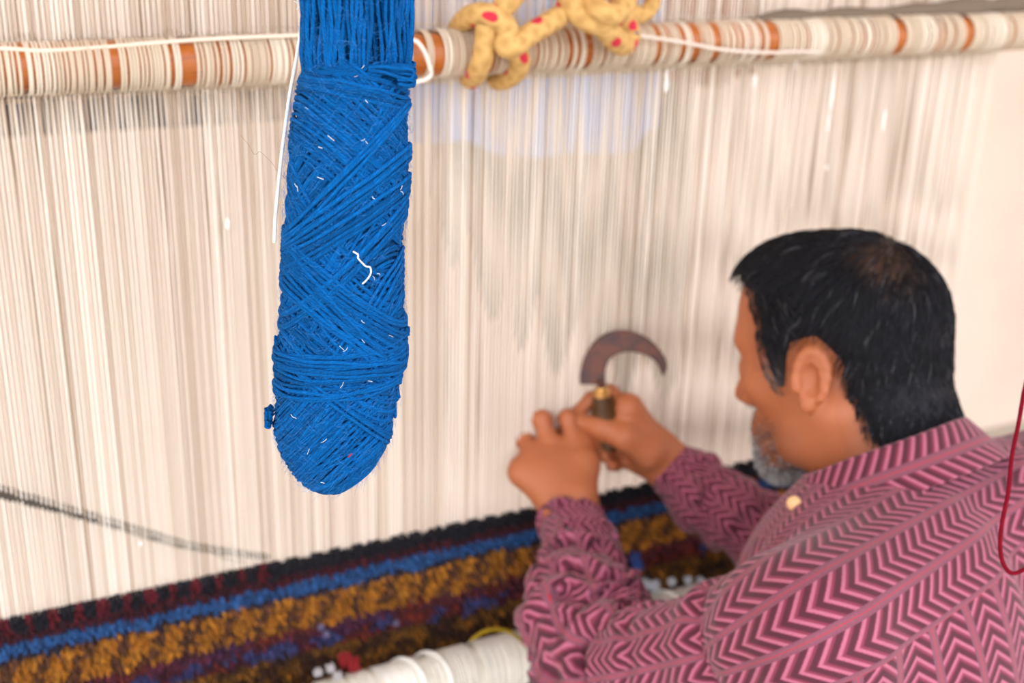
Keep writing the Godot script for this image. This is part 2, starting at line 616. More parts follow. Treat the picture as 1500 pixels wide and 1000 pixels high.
# ------------------------------------------------------------------ what shows dimly through the warp
func drape(called: String, label: String, category: String, z: float, top: float, outline: Array, col: Color, folds := 0.012) -> void:
	# a hanging cloth: its top and bottom edges run along [x pixel, bottom pixel] stations
	var b := Buf.new()
	var rows := 14
	var cols := 48
	var m := mat(col, 0.9)
	var grid := []
	for k in cols + 1:
		var t := float(k) / cols * (outline.size() - 1)
		var i0 := mini(int(t), outline.size() - 2)
		var f := smoothstep(0.0, 1.0, t - i0)
		var c: Vector3 = PZ(outline[i0][0], outline[i0][1], z).lerp(PZ(outline[i0 + 1][0], outline[i0 + 1][1], z), t - i0)
		c.y = lerpf(PZ(outline[i0][0], outline[i0][1], z).y, PZ(outline[i0 + 1][0], outline[i0 + 1][1], z).y, f)
		var a := Vector3(c.x, top, z)
		for r in rows + 1:
			var p := a.lerp(c, float(r) / rows)
			grid.append(p + Vector3(0, 0, smoothstep(0.0, 0.3, float(r) / rows)) * (folds * sin(p.x * 34.0 + 0.8 * sin(p.y * 6.0)) + folds * 0.5 * sin(p.x * 71.0 + 1.0)))
	for side in [0.0, 0.003]:
		var base := b.v.size()
		for k in cols + 1:
			for r in rows + 1:
				var p: Vector3 = grid[k * (rows + 1) + r]
				var px: Vector3 = grid[mini(k + 1, cols) * (rows + 1) + r] - grid[maxi(k - 1, 0) * (rows + 1) + r]
				var py: Vector3 = grid[k * (rows + 1) + mini(r + 1, rows)] - grid[k * (rows + 1) + maxi(r - 1, 0)]
				var no := py.cross(px).normalized()
				b.vert(p - no * side, no if side == 0.0 else -no)
		for k in cols:
			for r in rows:
				var q := base + k * (rows + 1) + r
				b.tri(q, q + 1, q + rows + 1)
				b.tri(q + 1, q + rows + 2, q + rows + 1)
	tag(obj(called, b.mesh(), m), label, category)


func make_background() -> void:
	var line := mat(c8(160, 150, 130), 0.9)
	for q in [[1.62, -0.78, "near"], [1.64, -0.92, "far"]]:
		var lb := Buf.new()
		lb.tube(PackedVector3Array([Vector3(-3.0, q[0] + 0.003, q[1]), Vector3(0.7, q[0] + 0.003, q[1]), Vector3(4.5, q[0] + 0.003, q[1])]), 0.004, 8)
		tag(obj("clothes_line", lb.mesh(), line), "cord strung across the room behind the loom, the %s of two" % ("one nearer the loom" if q[2] == "near" else "one nearer the wall"), "cord")
	drape("blue_sheet", "pale blue sheet hanging behind the middle of the warp under the rod", "sheet", -0.78, 1.62, [[560, 200], [600, 210], [680, 208], [740, 228], [820, 228], [900, 224], [968, 190]], c8(156, 182, 234))
	drape("added_grey_cloth", "grey olive cloth added behind the warp for grey shading below the pale blue sheet", "cloth", -0.92, 1.64, [[640, 290], [668, 400], [690, 340], [715, 470], [742, 390], [766, 520], [792, 430], [818, 560], [842, 460], [868, 560], [892, 480], [918, 610], [942, 520], [966, 620], [992, 560]], c8(160, 152, 136), 0.02)  # added cloth: its grey stands in for dim streaks and shading behind the warp
	drape("rust_cloth", "small rust brown cloth behind the warp under the rod, right of the blue sheet", "cloth", -0.78, 1.62, [[974, 116], [1040, 126], [1112, 110]], c8(150, 92, 70))
	var st := thing("hanging_batten", "dark slate grey batten hung behind the warp just under the rod's left part", "batten", PZ(180, 152, -0.78))
	var hb2 := PZ(-60, 152, -0.78) - st.position
	var he := PZ(425, 152, -0.78) - st.position
	var sb := Buf.new()
	sb.box(Vector3(hb2.x, -0.036, -0.012), Vector3(he.x, 0.028, 0.012), 0.003)
	obj("board", sb.mesh(), mat(c8(58, 68, 86), 0.8), st)
	for hx in [hb2.x + 0.08, he.x - 0.08]:
		sb = Buf.new()
		sb.tube(PackedVector3Array([Vector3(hx, 0.02, 0), Vector3(hx, 1.62 - st.position.y, 0)]), 0.002, 6)
		obj("cord", sb.mesh(), line, st)
	# a dark cord strung slantwise behind the warp, forking at the carpet
	var dark := mat(c8(70, 62, 54), 0.9)
	var o := thing("dark_cord", "dark frayed cord slanting behind the warp down to the carpet's edge", "cord", PZ(385, 812, -0.012))
	var b := Buf.new()
	var pts := []
	for q in [[-60, 700], [0, 720], [90, 745], [180, 771], [260, 795], [330, 807], [392, 815]]:
		pts.append(PZ(q[0], q[1], -0.003) - o.position)
	var cp := curve(pts, 10)
	var rr := PackedFloat32Array()
	for k in cp.size():
		rr.append(0.0066 - 0.0030 * k / cp.size() + rng.randf_range(-0.0005, 0.0007))
	b.tube(cp, rr, 8)
	obj("strand", b.mesh(), dark, o)
	b = Buf.new()
	pts = []
	for q in [[140, 756], [220, 776], [290, 800], [330, 818], [356, 822]]:
		pts.append(PZ(q[0], q[1], -0.008) - o.position)
	b.tube(curve(pts, 8), 0.0017, 7)
	obj("strand", b.mesh(), dark, o)


# ------------------------------------------------------------------ the blue skein
var sk_o := Vector3()       # origin on the skein's axis
var sk_x := Vector3()
var sk_z := Vector3()
var sk_prof := []           # rows [local y, centre x, half width], from the top down


func sk_local(px: float, py: float) -> Vector2:  # where a pixel's ray meets the upright plane through the skein's axis
	var r := cam_right * (px - 750.0) + cam_down * (py - 500.0) + cam_ahead * FPX
	var t := (sk_o - EYE).dot(sk_z) / r.dot(sk_z)
	var p := EYE + r * t - sk_o
	return Vector2(p.dot(sk_x), p.y)


func sk_w(l: Vector3) -> Vector3:  # skein axes to the thing's own
	return sk_x * l.x + Vector3.UP * l.y + sk_z * l.z


func sk_row(y: float) -> Vector2:
	var m := sk_prof.size()
	if y >= sk_prof[0][0]:   # drawn in at the neck
		var up: float = (y - sk_prof[0][0]) / 0.009
		return Vector2(sk_prof[0][1], sk_prof[0][2] * sqrt(maxf(0.0, 1.0 - up * up)))
	if y <= sk_prof[m - 1][0]:
		return Vector2(sk_prof[m - 1][1], 0.0)
	for k in range(1, m):
		if y >= sk_prof[k][0]:
			var t: float = (sk_prof[k - 1][0] - y) / (sk_prof[k - 1][0] - sk_prof[k][0])
			var a = sk_prof[k - 1]
			var b = sk_prof[k]
			var w: float = lerpf(a[2], b[2], t)
			if k >= m - 4:  # the rounded end: interpolate the square of the width
				w = sqrt(maxf(0.0, lerpf(a[2] * a[2], b[2] * b[2], t)))
			return Vector2(lerpf(a[1], b[1], t), w)
	return Vector2.ZERO


func sk_inside(l: Vector3, grow: float) -> bool:
	var rw := sk_row(l.y)
	if rw.y <= 0.0:
		return false
	var w := rw.y + grow
	var dx := (l.x - rw.x) / w
	var dz := l.z / (w * 0.9)
	return dx * dx + dz * dz < 1.0


# a wrap of yarn: the cut of the skein by a tilted plane
func yarn_wrap(c: Vector3, tilt: float, nod: float, grow: float, wob: float, seg := 72, a0 := 0.0, a1 := TAU) -> PackedVector3Array:
	var u := Vector3(cos(tilt), sin(tilt), 0)
	var v := Vector3(-sin(tilt) * sin(nod), cos(tilt) * sin(nod), cos(nod))
	var out := PackedVector3Array()
	var ph := rng.randf() * TAU
	var ph2 := rng.randf() * TAU
	var whole := a1 - a0 > TAU - 0.01
	for k in (seg if whole else seg + 1):
		var a := a0 + (a1 - a0) * k / seg
		var d := u * cos(a) + v * sin(a)
		d += Vector3(0, wob * (sin(a * 3.0 + ph) * 0.5 + sin(a * 7.0 + ph2) * 0.35), 0)
		var lo := 0.0
		var hi := 0.16
		for q in 11:
			var m := (lo + hi) * 0.5
			if sk_inside(c + d * m, grow):
				lo = m
			else:
				hi = m
		var g := grow * 0.0 + rng.randf_range(-0.00012, 0.00012)
		out.append(c + d * (lo + g))
	return out


func layer(b: Buf, px: float, py: float, qx: float, qy: float, count: int, tilt: float, nod: float, grow: float, jit: float, rad: float, wob := 0.02, a0 := 0.0, a1 := TAU) -> void:
	for k in count:
		var t := (k + 0.5) / count
		var l := sk_local(lerpf(px, qx, t), lerpf(py, qy, t))
		var rw := sk_row(l.y)
		var c := Vector3(clampf(l.x, rw.x - rw.y * 0.85, rw.x + rw.y * 0.85), minf(l.y, sk_prof[0][0] - 0.001), 0)
		if not sk_inside(c, grow):
			continue
		b.tint = Color.WHITE * rng.randf_range(0.62, 1.15)
		var pts := yarn_wrap(c, tilt + rng.randf_range(-jit, jit), nod + rng.randf_range(-jit, jit), grow + rng.randf_range(-0.0003, 0.0004), wob, 72, a0 + rng.randf_range(-0.15, 0.15) * float(a0 != 0.0), a1)
		var wp := PackedVector3Array()
		for p in pts:
			wp.append(sk_w(p))
		b.tube(wp, rad * rng.randf_range(0.86, 1.16), 6, a1 - a0 > TAU - 0.01, 0.012)


func yarn_mat(col: Color) -> StandardMaterial3D:
	var m := mat(col, 0.92)
	m.vertex_color_use_as_albedo = true
	# two plies twisted together, and the wool's own flecks
	var img := Image.create(64, 128, false, Image.FORMAT_RGBA8)
	var hgt := Image.create(64, 128, false, Image.FORMAT_RGBA8)
	var nz := FastNoiseLite.new()
	nz.frequency = 0.09
	nz.seed = 5
	for y in 128:
		for x in 64:
			var tw := fposmod(x / 64.0 + y / 128.0 * 3.0, 0.5) * 2.0
			var ply := sin(tw * PI)
			var fib := clampf(nz.get_noise_2d(x * 3.4 + y * 0.9, y * 0.16) * 1.0 + 0.5, 0.0, 1.0)
			var v := 0.60 + 0.40 * fib + 0.06 * ply
			img.set_pixel(x, y, Color(v * 0.96, v, v))
			var h := 0.25 * sqrt(ply) + 0.75 * fib
			hgt.set_pixel(x, y, Color(h, h, h))
	m.albedo_texture = ImageTexture.create_from_image(img)
	m.heightmap_enabled = true
	m.heightmap_texture = ImageTexture.create_from_image(hgt)
	m.heightmap_scale = 0.07
	m.rim_enabled = true
	m.metallic_specular = 0.25
	m.rim = 0.12
	m.rim_tint = 0.8
	return m


func make_skein() -> void:
	sk_o = P(500, 400, 0.715)
	sk_z = (EYE - sk_o) * Vector3(1, 0, 1)
	sk_z = sk_z.normalized()
	sk_x = Vector3.UP.cross(sk_z).normalized()
	for r in [[100, 449, 603], [112, 440, 600], [135, 433, 598], [165, 427, 597], [200, 422, 598], [250, 420, 599], [300, 417, 595], [350, 417, 590], [400, 414, 590], [450, 412, 592], [480, 410, 594], [520, 406, 591], [560, 404, 584], [600, 401, 578], [625, 402, 574], [650, 407, 566], [670, 416, 555], [690, 430, 543], [704, 445, 528], [712, 460, 513], [716, 484, 490]]:
		var l := sk_local(r[1], r[0])
		var q := sk_local(r[2], r[0])
		sk_prof.append([(l.y + q.y) * 0.5, (l.x + q.x) * 0.5, (q.x - l.x) * 0.5 - 0.0022])
	var o := thing("yarn_skein", "thick skein of bright blue wool yarn hanging in front of the loom", "yarn skein", sk_o)
	var blue := yarn_mat(c8(0, 118, 208))
	var R := 0.00104
	# the dense heart of the skein
	var b := Buf.new()
	var rows := 50
	var y0: float = sk_prof[0][0]
	var y1: float = sk_prof[-1][0]
	b.tint = Color(0.55, 0.55, 0.55)  # dark inner body to block light; shade between strands is in its tint
	for j in rows + 1:
		var t := float(j) / rows
		var y := lerpf(y0, y1 + 0.0002, 1.0 - pow(1.0 - t, 1.6))
		var rw := sk_row(y)
		for k in 49:
			var a := TAU * k / 48.0
			var w := maxf(rw.y - 0.0008, 0.0002)
			b.vert(sk_w(Vector3(rw.x + cos(a) * w, y, sin(a) * w * 0.9)), sk_w(Vector3(cos(a), -0.9 * smoothstep(0.85, 1.0, t), sin(a))).normalized(), Vector2(k / 48.0 * 40.0, y * 300.0))
	for j in rows:
		for k in 48:
			var q := j * 49 + k
			b.tri(q, q + 1, q + 49); b.tri(q + 1, q + 50, q + 49)
	obj("core", b.mesh(true), blue, o)
	# inner windings that cover the heart
	b = Buf.new()
	layer(b, 515, 112, 480, 700, 104, 0.75, 0.5, 0.0002, 0.05, R)
	obj("inner_winding", b.mesh(true), blue, o)
	b = Buf.new()
	layer(b, 515, 104, 512, 300, 34, -0.74, 0.25, 0.0012, 0.022, R)
	obj("winding", b.mesh(true), blue, o)
	b = Buf.new()
	layer(b, 505, 300, 505, 480, 28, -0.80, -0.3, 0.0010, 0.10, R, 0.04)
	obj("winding", b.mesh(true), blue, o)
	b = Buf.new()   # the rounded lower end
	layer(b, 435, 560, 550, 686, 38, 0.80, 0.30, 0.0014, 0.03, R)
	obj("winding", b.mesh(true), blue, o)
	b = Buf.new()
	layer(b, 470, 640, 492, 706, 12, 0.30, 0.7, 0.0008, 0.06, R)
	layer(b, 540, 640, 505, 708, 13, 0.62, 0.1, 0.0016, 0.08, R)
	obj("winding", b.mesh(true), blue, o)
	# short steep strands on the right side
	b = Buf.new()
	layer(b, 545, 190, 560, 300, 17, 1.0, 0.2, 0.0012, 0.12, R, 0.05)
	obj("winding", b.mesh(true), blue, o)
	# bundles that lie on top, up to the right
	for q in [[517, 230, 523, 240, 3, 0.80, 0.1, 0.0032], [512, 272, 520, 290, 4, 0.64, 0.12, 0.0030], [516, 304, 524, 330, 6, 0.58, 0.1, 0.0029], [512, 356, 530, 372, 4, 0.74, 0.0, 0.0028]]:
		b = Buf.new()
		layer(b, q[0], q[1], q[2], q[3], q[4], q[5], q[6], q[7], 0.025, R * 1.12, 0.015)
		obj("bundle", b.mesh(true), blue, o)
	# and down to the right
	for q in [[500, 392, 488, 424, 6, -0.70, 0.0, 0.0030], [510, 440, 496, 474, 6, -0.64, 0.1, 0.0030], [470, 405, 462, 440, 4, -0.85, 0.1, 0.0032], [535, 600, 526, 614, 3, -0.72, 0.2, 0.0030], [515, 500, 500, 560, 8, -0.66, 0.0, 0.0018]]:
		b = Buf.new()
		layer(b, q[0], q[1], q[2], q[3], q[4], q[5], q[6], q[7], 0.03, R * 1.12, 0.02)
		obj("bundle", b.mesh(true), blue, o)
	b = Buf.new()
	layer(b, 560, 400, 566, 470, 9, 0.9, 0.1, 0.0022, 0.08, R, 0.04)
	obj("bundle", b.mesh(true), blue, o)
	# the level wraps round the lower third
	b = Buf.new()
	layer(b, 500, 494, 500, 560, 13, 0.06, 0.05, 0.0032, 0.07, R * 1.08, 0.03)
	obj("waist_wrap", b.mesh(true), blue, o)
	b = Buf.new()
	layer(b, 500, 510, 500, 530, 5, -0.05, 0.12, 0.0042, 0.06, R * 1.08, 0.03)
	obj("waist_wrap", b.mesh(true), blue, o)
	# fanned wraps under the tie
	b = Buf.new()
	layer(b, 520, 116, 520, 150, 12, -0.20, 0.2, 0.0020, 0.10, R, 0.03)
	obj("winding", b.mesh(true), blue, o)
	# the tie at the neck
	b = Buf.new()
	for k in 13:
		var py := lerpf(94, 122, (k + 0.5) / 13.0)
		var l := sk_local(450, py)
		var q := sk_local(602, py)
		var pts := PackedVector3Array()
		var tl := rng.randf_range(-0.09, 0.05)
		var gr := rng.randf_range(0.0, 0.0022)
		b.tint = Color.WHITE * rng.randf_range(0.75, 1.1)
		for s in 48:
			var a := TAU * s / 48.0
			var w := (q.x - l.x) * 0.5 + gr
			pts.append(sk_w(Vector3((l.x + q.x) * 0.5 + cos(a) * w, (l.y + q.y) * 0.5 + tl * cos(a) * w + 0.001 * sin(a * 3.0 + k), sin(a) * w * 0.72)))
		b.tube(pts, R * 1.08, 6, true, 0.012)
	obj("tie", b.mesh(true), blue, o)
	b = Buf.new()  # the folded end of the tie, at the right
	for k in 16:
		var pts := []
		var sp := rng.randf_range(-1.0, 1.0)
		var dz := rng.randf_range(0.010, 0.024)
		for s in [[538, 92 + sp * 3], [560, 94 + sp * 6], [582, 99 + sp * 10], [600, 104 + sp * 12], [606 - absf(sp) * 5, 108 + sp * 9], [596, 112 + sp * 7], [580, 112 + sp * 5]]:
			var l := sk_local(s[0] + rng.randf_range(-1, 1), s[1] + rng.randf_range(-1, 1))
			pts.append(sk_w(Vector3(l.x, l.y, dz + rng.randf_range(-0.001, 0.001) - maxf(0.0, l.x - 0.036) * 0.9)))
		b.tint = Color.WHITE * rng.randf_range(0.75, 1.1)
		b.tube(curve(pts, 5), R, 6, false, 0.012)
	obj("tie_end", b.mesh(true), blue, o)
	# the loops above the tie
	b = Buf.new()
	var hang := sk_local(523, -170)
	for k in 200:
		var a := TAU * k / 200.0 * 7.0 + rng.randf_range(-0.2, 0.2)
		var rad2 := sqrt(rng.randf_range(0.25, 1.0)) if k > 60 else rng.randf_range(0.93, 1.0)
		var pts := []
		var ph := rng.randf() * TAU
		for s in 9:
			var t := s / 8.0
			var py := lerpf(116, -168, t)
			var hw := lerpf(73, 74.5, smoothstep(0.0, 0.22, t)) * lerpf(1.0, 0.82, smoothstep(0.55, 1.0, t))
			if t < 0.10:
				hw *= 0.93
			var l := sk_local(523, py)
			var sc := hw * 0.000395
			pts.append(sk_w(Vector3(l.x + cos(a) * sc * rad2 + 0.0015 * sin(ph + t * 9.0), l.y, sin(a) * sc * 0.74 * rad2 + 0.001 * cos(ph * 2.0 + t * 8.0))))
		b.tint = Color.WHITE * rng.randf_range(0.7, 1.12)
		b.tube(curve(pts, 5), R * rng.randf_range(0.95, 1.2), 6, false, 0.012)
	obj("loops", b.mesh(true), blue, o)
	# tangled ends at the lower left and right
	for q in [[395, 600, 7, 16], [394, 614, 6, 12], [574, 598, 7, 8], [580, 575, 6, 8], [408, 495, 5, 10], [594, 480, 6, 10], [598, 215, 5, 8]]:
		b = Buf.new()
		for k in q[3]:
			var l := sk_local(q[0], q[1])
			var c := Vector3(l.x, l.y, rng.randf_range(0.0, 0.008))
			var pts := []
			var s: float = q[2] * 0.0004
			for m in 5:
				pts.append(sk_w(c + Vector3(rng.randf_range(-s, s) * 0.8, rng.randf_range(-s, s), rng.randf_range(-s, s))))
			b.tint = Color.WHITE * rng.randf_range(0.75, 1.1)
			b.tube(curve(pts, 5), R * 0.85, 5, false, 0.012)
		obj("tangle", b.mesh(true), blue, o)
	# loose fibres standing off the wool
	b = Buf.new()
	for k in 6500:
		var py := rng.randf_range(-20.0, 712.0)
		var l := sk_local(500, py)
		var a := rng.randf() * TAU
		var c: Vector3
		var w := 0.0
		if py < 105.0:
			w = 0.029
			c = Vector3(sk_local(523, py).x + cos(a) * w, l.y, sin(a) * w * 0.74)
		else:
			var rw := sk_row(l.y)
			w = rw.y + 0.003
			c = Vector3(rw.x + cos(a) * w, l.y, sin(a) * w * 0.9)
		var out := Vector3(cos(a), rng.randf_range(-0.6, 0.6), sin(a))
		var side := Vector3(-sin(a), rng.randf_range(-1.4, 1.4), cos(a)).normalized()
		var ln := rng.randf_range(0.002, 0.008)
		var pts := []
		for m in 4:
			var t := m / 3.0
			pts.append(sk_w(c + out * (t * ln * rng.randf_range(0.05, 0.3)) + side * (t * ln) + Vector3(0, rng.randf_range(-1, 1), 0) * ln * 0.18 * t))
		b.tint = Color.WHITE * rng.randf_range(0.5, 1.5)
		b.tube(curve(pts, 2), rng.randf_range(0.00003, 0.00006), 3, false, 0.012, false)
	obj("fuzz", b.mesh(true), mat_fuzz(), o).set_meta("kind", "stuff")
	# straws and white lint in the wool
	b = Buf.new()
	for q in [[485, 186, 0.7, 10], [470, 200, 0.3, 5], [530, 88, -0.8, 5], [450, 148, 0.5, 4], [530, 188, -0.5, 5], [535, 192, 0.9, 4], [470, 243, 0.4, 8], [585, 262, -1.2, 6], [545, 270, 0.8, 4], [535, 135, 0.9, 4], [437, 262, 1.4, 7], [435, 258, 1.0, 5], [545, 384, 1.2, 5], [552, 380, 0.5, 4], [500, 478, 0.8, 8], [505, 480, -0.8, 8], [530, 443, 0.8, 6], [500, 530, -1.1, 9], [540, 528, 0.2, 6], [530, 470, 0.9, 6], [432, 582, 0.7, 9], [453, 628, -1.2, 8], [475, 610, -0.6, 9], [473, 678, 0.3, 5], [452, 700, -0.7, 5], [520, 100, -0.4, 4], [560, 310, -0.6, 6], [586, 270, 0.9, 5], [465, 15, 0.8, 5], [490, 60, -1.0, 6], [510, 40, 1.2, 4], [570, 470, 0.5, 6]]:
		var l := sk_local(q[0], q[1])
		var rw := sk_row(l.y)
		var w := rw.y + 0.0055
		var dz := sqrt(maxf(0.0, 1.0 - pow((l.x - rw.x) / w, 2.0))) * w * 0.9
		var d: Vector3 = Vector3(cos(q[2]), sin(q[2]) * -1.0, 0) * (q[3] * 0.00022)
		var c := Vector3(l.x, l.y, dz)
		var bend := Vector3(rng.randf_range(-1, 1), rng.randf_range(-1, 1), 0.6) * 0.0005
		b.tube(curve([sk_w(c - d), sk_w(c + bend), sk_w(c + d)], 4), rng.randf_range(0.00009, 0.00021), 4)
	obj("lint", b.mesh(), mat(c8(226, 236, 246), 0.9), o).set_meta("kind", "stuff")
	b = Buf.new()
	var lr := sk_local(512, 633)
	b.tube(curve([sk_w(Vector3(lr.x - 0.001, lr.y - 0.0015, 0.031)), sk_w(Vector3(lr.x, lr.y, 0.0315)), sk_w(Vector3(lr.x + 0.001, lr.y + 0.0005, 0.031))], 3), 0.0005, 5)
	obj("red_fleck", b.mesh(), mat(c8(150, 40, 80), 0.9), o)
	# the curled white thread caught in front
	var wt := thing("thread_snippet", "short crinkled white thread caught on the front of the blue skein", "thread", sk_o)
	b = Buf.new()
	var pts2 := []
	for q in [[516, 345], [519, 347], [523, 350], [523, 355], [529, 362], [534, 367], [540, 369], [541, 377], [537, 384], [533, 388], [529, 391]]:
		var l := sk_local(q[0], q[1])
		var rw := sk_row(l.y)
		var w := rw.y + 0.0048
		pts2.append(sk_w(Vector3(l.x, l.y, sqrt(maxf(0.0, 1.0 - pow((l.x - rw.x) / w, 2.0))) * w * 0.9)))
	b.tube(curve(pts2, 5), 0.00045, 6)
	obj("thread", b.mesh(), mat(c8(240, 244, 248), 0.9), wt)
	# what it hangs from, above the frame
	var pole := Buf.new()
	var pc := sk_o + sk_w(Vector3(hang.x, hang.y - 0.001, 0))
	pole.tube(PackedVector3Array([pc - sk_x * 0.5, pc, pc + sk_x * 0.9]), 0.014, 16)
	tag(obj("hanging_pole", pole.mesh(), mat(c8(150, 110, 64), 0.6)), "bamboo pole above the frame that carries the blue skein", "pole")
	for s in [-0.42, 0.8]:
		var cb := Buf.new()
		var q: Vector3 = pc + sk_x * s
		cb.tube(PackedVector3Array([q, Vector3(q.x, 3.2, q.z)]), 0.003, 6)
		tag(obj("pole_cord", cb.mesh(), mat(c8(180, 160, 120), 0.9)), "cord from the ceiling to the %s end of the bamboo pole" % ("near" if s < 0 else "far"), "cord")


func mat_fuzz() -> StandardMaterial3D:
	var m := mat(c8(60, 140, 222), 0.9)
	m.vertex_color_use_as_albedo = true
	return m


# ------------------------------------------------------------------ smooth bodies: distance fields and surface nets
class Field:
	var a := PackedVector3Array()
	var ab := PackedVector3Array()
	var inv := PackedFloat32Array()
	var ra := PackedFloat32Array()
	var rb := PackedFloat32Array()
	var ks := PackedFloat32Array()
	var el := []          # ellipsoids: [centre, basis inverse, radii, k, sign]
	var extra = null   # func(p, d) -> d

	func cap(p: Vector3, q: Vector3, r0: float, r1: float, k := 0.02) -> void:
		a.append(p); ab.append(q - p)
		inv.append(1.0 / maxf((q - p).length_squared(), 1e-9))
		ra.append(r0); rb.append(r1); ks.append(k)

	func chain(pts: Array, rad: Array, k := 0.006) -> void:
		for j in pts.size() - 1:
			cap(pts[j], pts[j + 1], rad[j], rad[j + 1], k)

	func ball(c: Vector3, radii: Vector3, basis := Basis(), k := 0.02, sg := 1.0) -> void:
		el.append([c, basis.inverse(), radii, k, sg])

	func d(p: Vector3) -> float:
		var r := 1e3
		for j in a.size():
			var pa := p - a[j]
			var t := clampf(pa.dot(ab[j]) * inv[j], 0.0, 1.0)
			var q := (pa - ab[j] * t).length() - lerpf(ra[j], rb[j], t)
			var k := ks[j]
			var h := maxf(k - absf(r - q), 0.0) / k
			r = minf(r, q) - h * h * k * 0.25
		for e in el:
			var q: Vector3 = e[1] * (p - e[0])
			var s: Vector3 = e[2]
			var u := Vector3(q.x / s.x, q.y / s.y, q.z / s.z)
			var k0 := u.length()
			var k1 := Vector3(u.x / s.x, u.y / s.y, u.z / s.z).length()
			var dd := k0 * (k0 - 1.0) / maxf(k1, 1e-6) if k0 > 1e-5 else -minf(s.x, minf(s.y, s.z))
			var k: float = e[3]
			if e[4] > 0.0:
				var h := maxf(k - absf(r - dd), 0.0) / k
				r = minf(r, dd) - h * h * k * 0.25
			else:
				dd = -dd
				var h := maxf(k - absf(r - dd), 0.0) / k
				r = maxf(r, dd) + h * h * k * 0.25
		if extra != null:
			r = extra.call(p, r)
		return r


func nets(f: Field, lo: Vector3, hi: Vector3, h: float, b: Buf, slack := 0.0) -> void:
	var nx := int(ceil((hi.x - lo.x) / h / 4.0)) * 4
	var ny := int(ceil((hi.y - lo.y) / h / 4.0)) * 4
	var nz := int(ceil((hi.z - lo.z) / h / 4.0)) * 4
	var sy := nx + 1
	var sz := sy * (ny + 1)
	var val := PackedFloat32Array()
	val.resize(sz * (nz + 1))
	val.fill(1e6)
	var cells := {}
	for bz in range(0, nz, 4):
		for by in range(0, ny, 4):
			for bx in range(0, nx, 4):
				var c := lo + Vector3(bx + 2, by + 2, bz + 2) * h
				if absf(f.d(c)) > h * 5.2 + slack:
					continue
				for z in range(bz, bz + 5):
					for y in range(by, by + 5):
						var row := z * sz + y * sy
						for x in range(bx, bx + 5):
							if val[row + x] > 9e5:
								val[row + x] = f.d(lo + Vector3(x, y, z) * h)
				for z in range(bz, bz + 4):
					for y in range(by, by + 4):
						for x in range(bx, bx + 4):
							var q := z * sz + y * sy + x
							var s := 0
							for k in 8:
								if val[q + (k & 1) + ((k >> 1) & 1) * sy + (k >> 2) * sz] < 0.0:
									s += 1
							if s > 0 and s < 8:
								cells[q] = -1
	var ex := [[0, 1], [2, 3], [4, 5], [6, 7], [0, 2], [1, 3], [4, 6], [5, 7], [0, 4], [1, 5], [2, 6], [3, 7]]
	for q in cells:
		var x: int = q % sy
		var y: int = (q % sz) / sy
		var z: int = q / sz
		var g := PackedFloat32Array()
		for k in 8:
			g.append(val[q + (k & 1) + ((k >> 1) & 1) * sy + (k >> 2) * sz])
		var sum := Vector3.ZERO
		var cnt := 0
		for e in ex:
			var g0: float = g[e[0]]
			var g1: float = g[e[1]]
			if (g0 < 0.0) != (g1 < 0.0):
				var t := g0 / (g0 - g1)
				var p0 := Vector3(e[0] & 1, (e[0] >> 1) & 1, e[0] >> 2)
				var p1 := Vector3(e[1] & 1, (e[1] >> 1) & 1, e[1] >> 2)
				sum += p0.lerp(p1, t)
				cnt += 1
		var p := lo + (Vector3(x, y, z) + sum / cnt) * h
		var e := h * 0.6
		var no := Vector3(f.d(p + Vector3(e, 0, 0)) - f.d(p - Vector3(e, 0, 0)), f.d(p + Vector3(0, e, 0)) - f.d(p - Vector3(0, e, 0)), f.d(p + Vector3(0, 0, e)) - f.d(p - Vector3(0, 0, e))).normalized()
		p -= no * clampf(f.d(p), -h * 0.5, h * 0.5)
		cells[q] = b.vert(p, no)
	var steps := [1, sy, sz]
	for q in cells:
		for ax in 3:
			var st: int = steps[ax]
			var v0 := val[q]
			var v1 := val[q + st]
			if (v0 < 0.0) == (v1 < 0.0):
				continue
			var s1: int = steps[(ax + 1) % 3]
			var s2: int = steps[(ax + 2) % 3]
			if not (cells.has(q - s1) and cells.has(q - s2) and cells.has(q - s1 - s2)):
				continue
			var i0: int = cells[q]
			var i1: int = cells[q - s1]
			var i2: int = cells[q - s1 - s2]
			var i3: int = cells[q - s2]
			if v0 < 0.0:  # front faces run clockwise
				b.i.append_array(PackedInt32Array([i0, i2, i1, i0, i3, i2]))
			else:
				b.i.append_array(PackedInt32Array([i0, i1, i2, i0, i2, i3]))


